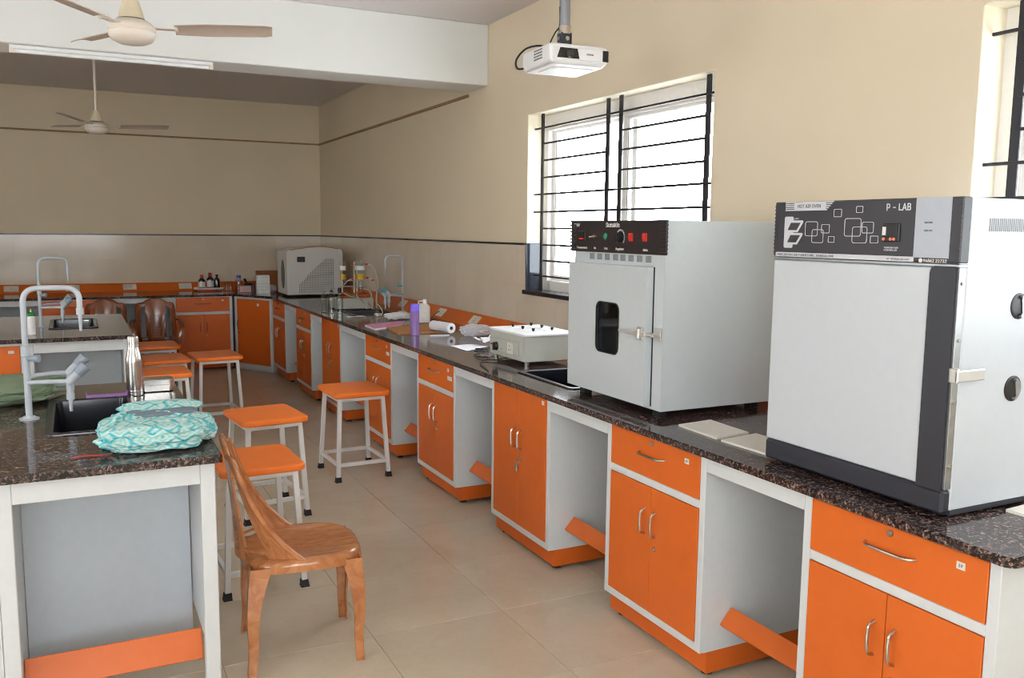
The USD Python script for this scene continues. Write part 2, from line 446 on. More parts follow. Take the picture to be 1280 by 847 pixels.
# floor: screed, and the 60 cm tiles of the part in view
fl = structx('floor', 'beige mottled ceramic tile floor of the laboratory', 'floor')
part(fl, 'screed', J(bx(XL - .3, YF - .3, -.06, XW + .3, YB + .3, -.0035)), 'grout', smooth=False)
tx0, ty0 = 1.053 - .6 * 4, 3.372 - .6 * 3
for i in range(8):
    for j in range(18):
        x0, y0 = tx0 + .6 * i, ty0 + .6 * j
        x1, y1 = min(x0 + .6, XW), min(y0 + .6, YB)
        if y1 - y0 < .05 or x1 - x0 < .05: continue
        part(fl, 'tile', bx(x0 + .0012, y0 + .0012, -.004, x1 - .0012, y1 - .0012, 0, .0012), 'floor_tile', smooth=False)
part(fl, 'outer_tiling', J(bx(XL, YF, -.004, XW, ty0 - .002, 0), bx(XL, ty0, -.004, tx0 - .002, YB, 0)), 'floor_tile', smooth=False)

# right wall with its two windows
wr = structx('wall_right', 'cream right wall with glossy tiles below and two barred windows', 'wall')
ys = [YF - .25, .12, 2.2, 3.69, 5.77, YB + .25]
bl = [bx(XW, ys[0], 0, XW + .25, ys[1], ZC), bx(XW, ys[2], 0, XW + .25, ys[3], ZC), bx(XW, ys[4], 0, XW + .25, ys[5], ZC)]
for a, b in WIN:
    bl += [bx(XW, a, 0, XW + .25, b, WZ0), bx(XW, a, WZ1, XW + .25, b, ZC)]
part(wr, 'plaster', UN(*bl), 'wall_paint', smooth=False)
rv = []
for a, b in WIN:
    rv += [bx(XW + .001, b - .004, TB, XW + .249, b, WZ1), bx(XW + .001, a, TB, XW + .249, a + .004, WZ1), bx(XW + .001, a, WZ1 - .004, XW + .249, b, WZ1)]
part(wr, 'window_reveal', J(rv), 'reveal', smooth=False)
part(wr, 'tile_bed', J(bx(XW - .008, YF, 0, XW, .12, TB), bx(XW - .008, 2.2, 0, XW, 3.69, TB), bx(XW - .008, 5.77, 0, XW, YB, TB), bx(XW - .008, .12, 0, XW, 2.2, WZ0), bx(XW - .008, 3.69, 0, XW, 5.77, WZ0)), 'wall_grout', smooth=False)
rows = [(.388, .688), (.688, .988), (.988, 1.288), (1.288, TB - .006)]
holes = unary_union([sbox(a - .002, WZ0 - .002, b + .002, 3) for a, b in WIN])
k = 0
y = 7.70 - .6 * 12
while y < YB:
    for z0, z1 in rows[1:]:
        p = sbox(y + .001, z0 + .001, min(y + .6, YB - .012) - .001, z1 - .001).difference(holes)
        if p.area > .004:
            m = ext(p, .011); T = np.eye(4); T[:3, 0] = (0, 1, 0); T[:3, 1] = (0, 0, 1); T[:3, 2] = (1, 0, 0); T[0, 3] = XW - .011
            m.apply_transform(T); part(wr, 'tile', m, 'wall_tile', smooth=False)
    y += .6
part(wr, 'border', J(*[bx(XW - .018, a, TB - .008, XW, b, TB + .008) for a, b in ((YF, .12), (2.2, 3.69), (5.77, YB))]), 'border', smooth=False)

wb = structx('wall_back', 'cream back wall, glossy beige tiles up to a black border line', 'wall')
part(wb, 'plaster', bx(XL - .25, YB, 0, XW, YB + .25, ZC), 'wall_paint', smooth=False)
part(wb, 'tile_bed', bx(XL, YB - .008, 0, XW - .011, YB, TB), 'wall_grout', smooth=False)
x = XW - .011 - .6
while x > -1.6:
    for z0, z1 in rows[1:]:
        part(wb, 'tile', bx(x + .001, YB - .011, z0 + .001, x + .599, YB, z1 - .001), 'wall_tile', smooth=False)
    x -= .6
part(wb, 'outer_tiling', bx(XL, YB - .011, .69, x + .598, YB, TB - .007), 'wall_tile', smooth=False)
part(wb, 'border', bx(XL, YB - .018, TB - .008, XW - .018, YB, TB + .008), 'border', smooth=False)
struct('trim', J(bx(XL, YB - .02, 2.775, XW, YB, 2.795), bx(XW - .02, 6.83, 2.775, XW, YB - .02, 2.795)), 'cornice', 'thin brown line running round the upper back and right walls', 'wall trim')

# left wall and the wall behind the camera, each with a window opening
lw = [bx(XL - .25, YF - .25, 0, XL, -.3, ZC), bx(XL - .25, 2.4, 0, XL, 5.2, ZC), bx(XL - .25, 6.5, 0, XL, YB, ZC)]
for a, b in ((-.3, 2.4), (5.2, 6.5)):
    lw += [bx(XL - .25, a, 0, XL, b, 1.1), bx(XL - .25, a, 2.7, XL, b, ZC)]
struct('wall_left', J(lw), 'wall_paint', 'cream left wall of the laboratory', 'wall')
fw = [bx(XL, YF - .25, 0, -2.4, YF, ZC), bx(1.2, YF - .25, 0, XW, YF, ZC), bx(-2.4, YF - .25, 0, 1.2, YF, 1.1), bx(-2.4, YF - .25, 2.7, 1.2, YF, ZC)]
struct('wall_front', J(fw), 'wall_paint', 'cream wall behind the viewer', 'wall')
struct('ceiling', bx(XL - .25, YF - .25, ZC, XW + .25, YB + .25, ZC + .15), 'ceil', 'white plaster ceiling', 'ceiling')
struct('ceiling_beam', bx(XL, 6.46, 2.816, XW, 6.83, ZC, .006), 'beam', 'broad white ceiling beam crossing the room', 'beam')


# windows: frame, sashes, panes, black bars, dark granite sill
def window(a, b, label, glab, far):
    w = structx('window', label, 'window')
    X0 = XW + .13
    fr = [bx(X0, a, WZ0, X0 + .07, b, WZ0 + .075, .004), bx(X0, a, WZ1 - .115, X0 + .07, b, WZ1, .004), bx(X0, a, WZ0, X0 + .07, a + .075, WZ1, .004), bx(X0, b - .075, WZ0, X0 + .07, b, WZ1, .004)]
    part(w, 'frame', UN(*fr), 'upvc')
    c = (a + b) / 2 - .045
    for s0, s1, dx in ((a + .06, c + .06, .012), (c - .06, b - .06, .04)):
        z0, z1 = WZ0 + .06, WZ1 - .105
        sf = [bx(X0 + dx, s0, z0, X0 + dx + .024, s1, z0 + .055, .004), bx(X0 + dx, s0, z1 - .03, X0 + dx + .024, s1, z1, .004), bx(X0 + dx, s0, z0, X0 + dx + .024, s0 + .055, z1, .004), bx(X0 + dx, s1 - .055, z0, X0 + dx + .024, s1, z1, .004)]
        part(w, 'sash', UN(*sf), 'upvc')
        gk = sbox(s0 + .052, z0 + .052, s1 - .052, z1 - .027); gk = ext(gk.difference(gk.buffer(-.0035, join_style=2)), .004); gk = facing_left(gk, X0 + dx + .008, 0, 0); gk.vertices[:, 1] *= -1; gk.invert()
        part(w, 'gasket', gk, 'seal_black', smooth=False)
        part(w, 'pane', bx(X0 + dx + .010, s0 + .05, z0 + .05, X0 + dx + .015, s1 - .05, z1 - .025), 'pane', smooth=False)
    part(w, 'sill', bx(XW - .03, a - .012, WZ0 - .028, X0, b + .012, WZ0 + .002, .004), 'border', label='dark polished granite sill')
    part(w, 'jamb_lining', J(bx(XW - .006, b - .018, WZ0, X0, b, TB + .006, .002), bx(XW - .006, a, WZ0, X0, a + .018, TB + .006, .002)), 'granite_jamb', label='dark polished lining at the foot of the reveal')
    g = thing('window_grille', glab, 'window grille', (XW + .06, 0, 0))
    vs = [b - .12, (a + b) / 2 + .06, (a + b) / 2 - .085, a + .12]
    for v in vs:
        part(g, 'upright', bx(-.004, v - .019, WZ0, .004, v + .019, WZ1 - .004, .001), 'grille')
    for i, z in enumerate((2.417, 2.305, 2.187, 2.066, 1.948, 1.822, 1.703, 1.585, 1.472, 1.36)):
        full = i in (0, 4, 5, 9)
        for y0, y1 in ([(a, b)] if full else [(vs[3], vs[2]), (vs[1], vs[0])]):
            part(g, 'bar', bx(-.006, y0, z - .006, .006, y1, z + .006, .001), 'grille')


window(*WIN[0], 'white sliding window in the right wall behind the small incubator', 'black iron bars across the window behind the small incubator', True)
window(*WIN[1], 'white sliding window at the right edge behind the large oven', 'black iron bars across the window at the right edge of the picture', False)


# ================================================================== ceiling fittings
def fan(label, loc, rotz, drop):
    f = thing('ceiling_fan', label, 'ceiling fan', loc, rotz)
    part(f, 'motor_housing', lathe([(0, .045), (.07, .045), (.085, .035), (.098, .022), (.103, .012), (.103, .004), (.098, 0), (.098, -.004), (.103, -.008), (.100, -.024), (.088, -.042), (.06, -.056), (.03, -.062), (0, -.063)], n=40), 'fan_white')
    part(f, 'canopy', lathe([(.018, .150), (.027, .148), (.036, .128), (.048, .09), (.058, .052), (0, .050)], n=32), 'fan_cream', label='cream bell cover over the motor')
    part(f, 'down_rod', cyl((0, 0, .12), (0, 0, drop), .0125, 14), 'fan_white')
    part(f, 'ceiling_cup', lathe([(.0125, drop - .075), (.03, drop - .07), (.05, drop - .03), (.056, drop), (0, drop)], n=24), 'fan_white')
    for kk in range(3):
        a = math.radians(120 * kk)
        P = []
        for s in np.linspace(0, 1, 14):
            rr = .185 + .435 * s; wd = (.050 + .016 * min(1, s * 3)) * (1 - .1 * s)
            if s > .96: wd *= .82
            row = []
            for t in np.linspace(-1, 1, 7):
                row.append((rr, t * wd, -.22 * t * wd + .016 + .010 * (1 - t * t) + .022 * s))
            P.append(row)
        part(f, 'blade', rot(shell(P, .003), math.degrees(a), [0, 0, 1]), 'fan_blade')
        arm = J(bx(.085, -.020, .014, .20, .020, .019, .002), cyl((.19, -.012, .010), (.19, -.012, .03), .006, 8), cyl((.19, .012, .010), (.19, .012, .03), .006, 8))
        part(f, 'blade_arm', rot(arm, math.degrees(a), [0, 0, 1]), 'fan_white')
    return f


fan('beige three-blade ceiling fan hanging in front of the white beam', (.293, 4.5, 2.575), -11, ZC - 2.575)
fan('smaller-looking beige ceiling fan beyond the beam near the back wall', (.257, 9.0, 2.58), 3, ZC - 2.58)

t = thing('tube_light', 'long white tube light fixed under the ceiling beam', 'tube light', (.32, 6.53, 2.816))
part(t, 'batten', bx(-.61, -.02, -.022, .61, .02, 0, .003), 'tube_glass')
part(t, 'tube', cyl((-.585, 0, -.034), (.585, 0, -.034), .013, 16), 'tube_glass')
for s in (-1, 1):
    part(t, 'end_cap', bx(s * .585, -.018, -.05, s * .615, .018, 0, .003), 'fan_white')

# projector on its pole
pj = thing('projector', 'white ceiling projector with dark lens and cables under a grey pole', 'projector', (2.205, 3.865, 2.468), -3)
bw, bd, bh = .155, .165, .092
body = []
for z, s in ((0, .90), (.010, .955), (.022, 1.), (.082, 1.), (.090, .985), (.094, .95)):
    pl = rrect(-bw * s, -bd * s, bw * s, bd * s, .022, 6)
    c = np.array(pl.exterior.coords)[:-1]; body.append(np.c_[c, np.full(len(c), z)])
part(pj, 'body', loft(body), 'proj_white', smooth=40)
part(pj, 'front_band', bx(-.145, -bd - .004, .022, .148, -bd + .01, .078, .003), 'proj_white')
lens = ext(Polygon([(-.122, .027), (-.005, .027), (-.016, .073), (-.106, .073)]), .004)
part(pj, 'lens_recess', facing_near(lens, 0, -bd - .003, 0), 'black')
part(pj, 'lens', facing_near(J(lathe([(0, 0), (.020, 0), (.021, .006), (.017, .007), (.014, .003), (0, .004)], n=28)), -.060, -bd - .007, .050), 'lens_glass')
part(pj, 'exhaust_grille', J(bx(.122, -bd - .006, .024, .152, -bd + .02, .076, .002), *[bx(.120, -bd - .008, .027 + .007 * i, .154, -bd + .018, .030 + .007 * i) for i in range(7)]), 'black')
part(pj, 'nameplate', facing_near(text('EPSON', .008, True), .035, -bd - .0045, .047), 'print_dark')
sl = [bx(-bw - .0008, -.075 + .016 * i, .034 + .0135 * j, -bw + .002, -.064 + .016 * i, .042 + .0135 * j) for i in range(6) for j in range(4)]
part(pj, 'side_vent', J(sl), 'print_dark', kind='stuff')
part(pj, 'bottom_cover', J(bx(-.10, -.09, -.004, .125, .085, .004, .003), cyl((-.06, -.05, -.006), (-.06, -.05, 0), .03, 20)), 'proj_white')
part(pj, 'bracket', J(bx(-.05, -.05, .096, .07, .06, .102, .002), bx(-.09, -.008, .098, .12, .006, .104, .002), bx(-.03, -.11, .098, -.016, .09, .104, .002), bx(.05, -.10, .094, .064, .09, .1, .002)), 'zinc')
part(pj, 'tilt_joint', J(bx(-.022, -.022, .10, .022, .022, .175, .003), bx(-.028, -.026, .125, -.020, .026, .178, .002), bx(.020, -.026, .125, .028, .026, .178, .002)), 'charcoal')
part(pj, 'joint_bolt', J(cyl((0, -.034, .148), (0, .034, .148), .011, 8), cyl((-.033, 0, .15), (.033, 0, .15), .009, 8)), 'zinc')
part(pj, 'collar', cyl((0, 0, .172), (0, 0, .21), .031, 24), 'chrome')
part(pj, 'pole', cyl((0, 0, .20), (0, 0, ZC - 2.468), .027, 24), 'pole_grey')
part(pj, 'cable', tube(bez([(-.085, -.01, .10), (-.125, .04, .115), (-.165, .10, .105), (-.19, .15, .06), (-.175, .16, .02), (-.12, .118, .03)], 40), .005, 8), 'dark_cord')
part(pj, 'cable', tube(bez([(-.085, -.02, .10), (-.075, 0, .13), (-.045, .01, .18), (-.026, 0, .215), (-.027, 0, .3)], 30), .0035, 8), 'dark_cord')

# ================================================================== benches along the walls
CX = 2.05          # front plane of the right-hand cabinets


def bow(p0, p1, out, r=.005):
    """A bow handle from p0 to p1 standing out along `out`."""
    p0, p1, o = np.array(p0, float), np.array(p1, float), np.array(out, float)
    pts = [p0, p0 + o * .8 + (p1 - p0) * .06] + [p0 + (p1 - p0) * t + o * (1 + .25 * math.sin(math.pi * t)) for t in np.linspace(.15, .85, 7)] + [p1 + o * .8 + (p0 - p1) * .06, p1]
    return tube(bez(pts, 36), r, 8)


def lock(x, y, z):
    return J(cyl((x, y, z), (x - .006, y, z), .010, 16), cyl((x - .006, y, z), (x - .008, y, z), .0055, 12))


W2, OW = .333, .2985         # half widths of carcass and of the orange fronts


def cabinet(label, loc, rotz, kind, depth=.85, group=None, sticker=True, keys=False, plinth=True, z0=.108, notch=False):
    """Front face at local x = 0 looking to -x, middle at local y = 0."""
    c = thing('lab_cabinet', label, 'cabinet', loc, rotz, group)
    part(c, 'carcass', UN(bx(.018, -W2, z0, depth, -W2 + .018, .875), bx(.018, W2 - .018, z0, depth, W2, .68 if notch else .875), bx(.018, -W2, z0, depth, W2, z0 + .018), bx(.012, -W2 + .018, z0 + .018, .03, W2 - .018, .875), bx(depth - .012, -W2, z0, depth, W2, .875)), 'white', smooth=False)
    rails = [bx(0, -W2, z0, .02, -OW - .002, .875, .002), bx(0, OW + .002, z0, .02, W2, .875, .002), bx(0, -OW - .002, .866, .02, OW + .002, .875), bx(0, -OW - .002, z0, .02, OW + .002, z0 + .032, .002)]
    if kind == 'drawer':
        rails.append(bx(0, -OW - .002, .665, .02, OW + .002, .697, .002))
    part(c, 'front_frame', UN(*rails), 'white')
    if plinth:
        U = sbox(.035, -W2, depth, W2).difference(sbox(.053, -W2 + .018, depth + 1, W2 - .018))
        part(c, 'plinth', move(ext(U, z0 - .022), (0, 0, .022)), 'plinth', smooth=False)
        for sx in (.075, depth - .06):
            for sy in (-1, 1):
                part(c, 'levelling_foot', lathe([(.0, 0), (.022, 0), (.022, .008), (.012, .012), (.012, .03), (0, .03)], (sx, sy * (W2 - .045), 0), 14), 'rubber')
    ztop = .865
    if kind == 'drawer':
        d = part(c, 'drawer', bx(-.003, -OW, .699, .015, OW, .864, .0015), 'orange')
        part(d, 'handle', bow((-.003, .085, .795), (-.003, -.085, .795), (-.022, 0, -.0)), 'chrome', label='chrome bow handle')
        part(d, 'lock', lock(-.003, 0, .845), 'chrome')
        if sticker:
            part(d, 'number_sticker', J(bx(-.0042, -.235, .818, -.002, -.210, .838)), 'label_white', label='small white sticker')
            part(d, 'sticker_print', facing_left(text('19', .008, True), -.0042, -.216, .824), 'print_dark')
        ztop = .663
    zb = z0 + .034
    for s in (-1, 1):
        y0, y1 = (-OW, -.0015) if s < 0 else (.0015, OW)
        d = part(c, 'door', bx(-.003, y0, zb, .015, y1, ztop, .0015), 'orange')
        zc = (.57, .465) if kind == 'drawer' else (.66, .557)
        part(d, 'handle', bow((-.003, s * .036, zc[0]), (-.003, s * .036, zc[1]), (-.022, 0, 0)), 'chrome', label='chrome bow handle')
        if s < 0:
            part(d, 'lock', lock(-.003, -.034, zc[1] - .047), 'chrome')
            if keys:
                part(d, 'key', J(bx(-.03, -.040, zc[1] - .052, -.010, -.034, zc[1] - .044), tube([( -.02, -.03 + .012 * math.cos(a), zc[1] - .07 + .012 * math.sin(a)) for a in np.linspace(0, 6.28, 14)], .0015, 6), bx(-.024, -.022, zc[1] - .12, -.018, .002, zc[1] - .08, .002)), 'chrome', label='key left hanging in the lock')
            if kind != 'drawer' and sticker:
                part(d, 'number_sticker', bx(-.0042, -OW + .022, .834, -.002, -OW + .046, .854), 'label_white', label='small white sticker')
    return c


def knee_space(label, loc, rotz, w, depth=.85, rest=True, apron=.062, group=None):
    """The open place between two cabinets: apron under the worktop, back panel and a sloping orange footrest. w is half its width."""
    k = thing('knee_space', label, 'knee space', loc, rotz, group)
    part(k, 'apron', bx(.0, -w, .875 - apron, .018, w, .875, .002), 'white')
    part(k, 'back_panel', bx(depth - .14, -w, .03, depth - .12, w, .872), 'panel', smooth=False)
    if rest:
        T = rot(bx(-.009, -w, -.04, .009, w, .04, .002), 43, [0, 1, 0]); T.apply_translation((.124, 0, .232))
        part(k, 'footrest', T, 'orange', label='sloping orange footrest board')
    return k


YC = [1.6705, 2.8225, 4.004, 5.19, 6.379, 7.7415, 8.788, 9.954]
KIND = ['drawer', 'drawer', 'tall', 'drawer', 'drawer', 'tall', 'drawer', 'drawer']
CL = ['orange drawer cabinet under the large oven, nearest on the right bench',
      'orange drawer cabinet under the front corner of the smaller oven, second on the right bench',
      'tall-door orange cabinet with hanging keys under the black sink beside the smaller oven',
      'orange drawer cabinet with two stickers, under the metal heating bath',
      'orange drawer cabinet under the purple bottle, behind the lone stool',
      'tall-door orange cabinet under the far sink of the right bench',
      'orange drawer cabinet with a key in the drawer, under the glass bottles',
      'orange drawer cabinet next to the corner, in front of the white machine']
cabs = []
for i, (y, kd, lb) in enumerate(zip(YC, KIND, CL)):
    c = cabinet(lb, (CX, y, 0), 0, kd, sticker=i not in (6, 7), keys=(i in (2, 5)), notch=(i == 5))
    if i in (3, 4):
        dr = stage.GetPrimAtPath(str(c.GetPath()) + '/drawer')
        part(dr, 'paper_label', bx(-.0042, -.285, .765, -.002, -.215, .79), 'label_white', label='white paper label')
    if i == 6:
        dr = stage.GetPrimAtPath(str(c.GetPath()) + '/drawer')
        part(dr, 'key', bx(-.03, .055, .745, -.006, .085, .775, .004), 'chrome', label='key')
    cabs.append(c)
KL = ['between the cabinet of the large oven and the next', 'beside the tall cabinet, under the smaller oven', 'between the heating bath cabinet and the tall keyed cabinet',
      'under the white papers', 'right behind the lone stool', 'under the glass bottles by the far sink', 'farthest on the right bench, in front of the white machine']
for i in range(7):
    a, b = YC[i] + W2, YC[i + 1] - W2
    knee_space('white-edged open knee space ' + KL[i], (CX, (a + b) / 2, 0), 0, (b - a) / 2 - .0015, rest=True)

# corner cabinet set across the corner, then the bench along the back wall
BY = 10.86
cc = np.array([(2.045 + 1.715) / 2, (10.31 + BY) / 2]); ang = math.degrees(math.atan2(BY - 10.31, 1.715 - 2.045)) - 90
cw = math.hypot(BY - 10.31, 2.045 - 1.715) / 2
c = thing('corner_cabinet', 'single-door orange cabinet set across the far right corner', 'cabinet', (cc[0], cc[1], 0), ang)
part(c, 'carcass', J(bx(.016, -cw, .03, .42, cw, .875)), 'white', smooth=False)
part(c, 'front_frame', UN(bx(0, -cw, .03, .018, -cw + .042, .875, .002), bx(0, cw - .042, .03, .018, cw, .875, .002), bx(0, -cw + .042, .03, .018, cw - .042, .075, .002), bx(0, -cw + .042, .848, .018, cw - .042, .875, .002)), 'white')
d = part(c, 'door', bx(-.003, -cw + .045, .078, .014, cw - .045, .845, .0015), 'orange')
part(d, 'handle', bow((-.003, cw - .075, .60), (-.003, cw - .075, .49), (-.022, 0, 0)), 'chrome')
part(d, 'lock', lock(-.003, cw - .075, .44), 'chrome')
part(d, 'sticker', facing_left(ext(Point(0, 0).buffer(.018), .0012), -.003, -.09, .79), 'label_white', label='round white sticker')
part(c, 'base', bx(.03, -cw + .03, 0, .4, cw - .03, .03), 'panel', smooth=False)
solo('filler_strip', 'black gap strip between the corner cabinet and the back bench', 'filler strip', bx(-.0, 0, 0, .022, .02, .872), 'seal_black', (1.692, BY + .02, 0), smooth=False)

part_w = W2
cabinet('orange drawer cabinet of the back bench beside the corner, behind the brown chairs', (1.357, BY, 0), 90, 'drawer', depth=.80, sticker=True)
cabinet('orange drawer cabinet of the back bench half hidden behind the far tap', (-.02, BY, 0), 90, 'drawer', depth=.80, sticker=True)
a, b = -.02 + W2, 1.357 - W2
knee_space('wide grey knee space of the back bench behind the brown chairs', ((a + b) / 2, BY, 0), 90, (b - a) / 2 - .0015, depth=.80, rest=False)
a, b = -1.30, -.02 - W2
knee_space('grey knee space of the back bench at the left edge', ((a + b) / 2, BY, 0), 90, (b - a) / 2 - .0015, depth=.80, rest=False)
cabinet('orange drawer cabinet of the back bench outside the left edge', (-1.30 - W2 - .001, BY, 0), 90, 'drawer', depth=.80)

# polished granite worktops, with the openings of the sinks cut out
ZT0, ZT1 = .876, .902


def slab(poly, z0=ZT0, z1=ZT1, b=.005):
    rings = [ext(poly.buffer(-b), .0005)]
    rings = []
    m0 = ext(poly.buffer(-b, join_style=2), b); m0.apply_translation((0, 0, z1 - b))
    body = ext(poly, z1 - z0 - b); body.apply_translation((0, 0, z0))
    # rounded arris: a stack of slightly shrinking layers
    layers = [body]
    for k in range(3):
        t0, t1 = b * k / 3, b * (k + 1) / 3
        ins = b - math.sqrt(max(b * b - (t1) ** 2, 0))
        l = ext(poly.buffer(-ins * .9, join_style=2), t1 - t0); l.apply_translation((0, 0, z1 - b + t0)); layers.append(l)
    return J(layers)


top = Polygon([(2.02, 1.295), (XW - .013, 1.295), (XW - .013, YB - .013), (-1.98, YB - .013), (-1.98, BY - .03), (1.700, BY - .03), (2.02, 10.29)])
top = top.buffer(-.03).buffer(.03, quad_segs=4)
S1, S2 = (2.19, 3.72, 2.60, 4.325), (2.27, 7.74, 2.68, 8.22)
for s in (S1, S2):
    top = top.difference(rrect(s[0] + .02, s[1] + .02, s[2] - .02, s[3] - .02, .03))
solo('worktop', 'continuous polished dark granite worktop along the right and back walls', 'worktop', slab(top), 'granite', smooth=False)


def sink(label, x0, y0, x1, y1, z=ZT1, depth=.19):
    s = thing('sink', label, 'sink', ((x0 + x1) / 2, (y0 + y1) / 2, z))
    w, d = (x1 - x0) / 2, (y1 - y0) / 2
    def ring(i, zz, r): return np.c_[np.array(rrect(-w + i, -d + i, w - i, d - i, r, 5).exterior.coords)[:-1], np.full(24, zz)]
    n = len(np.array(rrect(-w, -d, w, d, .03, 5).exterior.coords)[:-1])
    def ring(i, zz, r):
        c = np.array(rrect(-w + i, -d + i, w - i, d - i, r, 5).exterior.coords)[:-1]; return np.c_[c, np.full(len(c), zz)]
    R = [ring(0, .0005, .03), ring(.001, .005, .03), ring(.006, .008, .03), ring(.024, .008, .03), ring(.030, .003, .03), ring(.034, -.03, .03), ring(.042, -depth + .02, .04), ring(.07, -depth, .04)]
    V = np.vstack(R); n = len(R[0]); F = []
    for i in range(len(R) - 1):
        for j in range(n):
            a_, b_, c_, d_ = i * n + j, i * n + (j + 1) % n, (i + 1) * n + (j + 1) % n, (i + 1) * n + j
            F += [[a_, b_, c_], [a_, c_, d_]]
    e = len(V); V = np.vstack([V, [[0, 0, -depth - .004]]])
    for j in range(n): F.append([(len(R) - 1) * n + j, (len(R) - 1) * n + (j + 1) % n, e])
    part(s, 'basin', trimesh.Trimesh(V, F, process=False), 'sink', smooth=40)
    part(s, 'drain', lathe([(0, .004), (.028, .004), (.032, 0), (0, 0)], (0, 0, -depth), 20), 'chrome')
    return s


sink('black drop-in sink in the granite beside the smaller oven', *S1)
sink('far black sink in the right bench below the distillation set', *S2)

# orange wiring duct with sockets behind the worktop
def duct(label, length, loc, rotz, plates):
    """Runs along local +y from 0 to length, its sloping face towards -x, the wall at local x = .1."""
    r = thing('socket_duct', label, 'socket duct', loc, rotz)
    pr = Polygon([(0, 0), (.1, 0), (.1, .098), (.094, .098)])
    m = ext(pr, length); T = np.eye(4); T[:3, 0] = (1, 0, 0); T[:3, 1] = (0, 0, 1); T[:3, 2] = (0, -1, 0); T[1, 3] = length
    m.apply_transform(T); part(r, 'duct', m, 'orange', smooth=False)
    n = np.array([-.098, 0, .094]); n /= np.linalg.norm(n); u = np.array([.094, 0, .098]); u /= np.linalg.norm(u)
    for y in plates:
        T = np.eye(4); T[:3, 0] = (0, -1, 0); T[:3, 1] = u; T[:3, 2] = n; T[:3, 3] = np.array([.047, y, .049])
        pl = ext(rrect(-.075, -.042, .075, .042, .006), .008); pl.apply_transform(T)
        q = part(r, 'socket_plate', pl, 'socket', label='ivory socket plate')
        det = J(bx(-.062, -.028, .007, -.022, .028, .011, .002), bx(-.012, -.028, .007, .026, .028, .010, .001), bx(.034, -.028, .007, .062, .028, .011, .002)); det.apply_transform(T)
        part(q, 'switch', det, 'label_white')
        hl = J(*[cyl((a_, b_, .009), (a_, b_, .0108), .0035, 8) for a_, b_ in ((.007, .014), (-.003, -.01), (.017, -.01))]); hl.apply_transform(T)
        part(q, 'socket_holes', hl, 'print_dark')
    return r


duct('orange duct with ivory sockets along the right wall behind the worktop', 9.9, (XW - .112, 1.6, ZT1), 0, [8.30 - 1.6, 7.285 - 1.6, 6.545 - 1.6, 5.3 - 1.6, 3.3 - 1.6])
duct('orange duct with ivory sockets along the back wall', 4.8, (XW - .115, YB - .112, ZT1), 90, [XW - .115 - x for x in (1.256, .616, -.008, -.646, -1.3)])

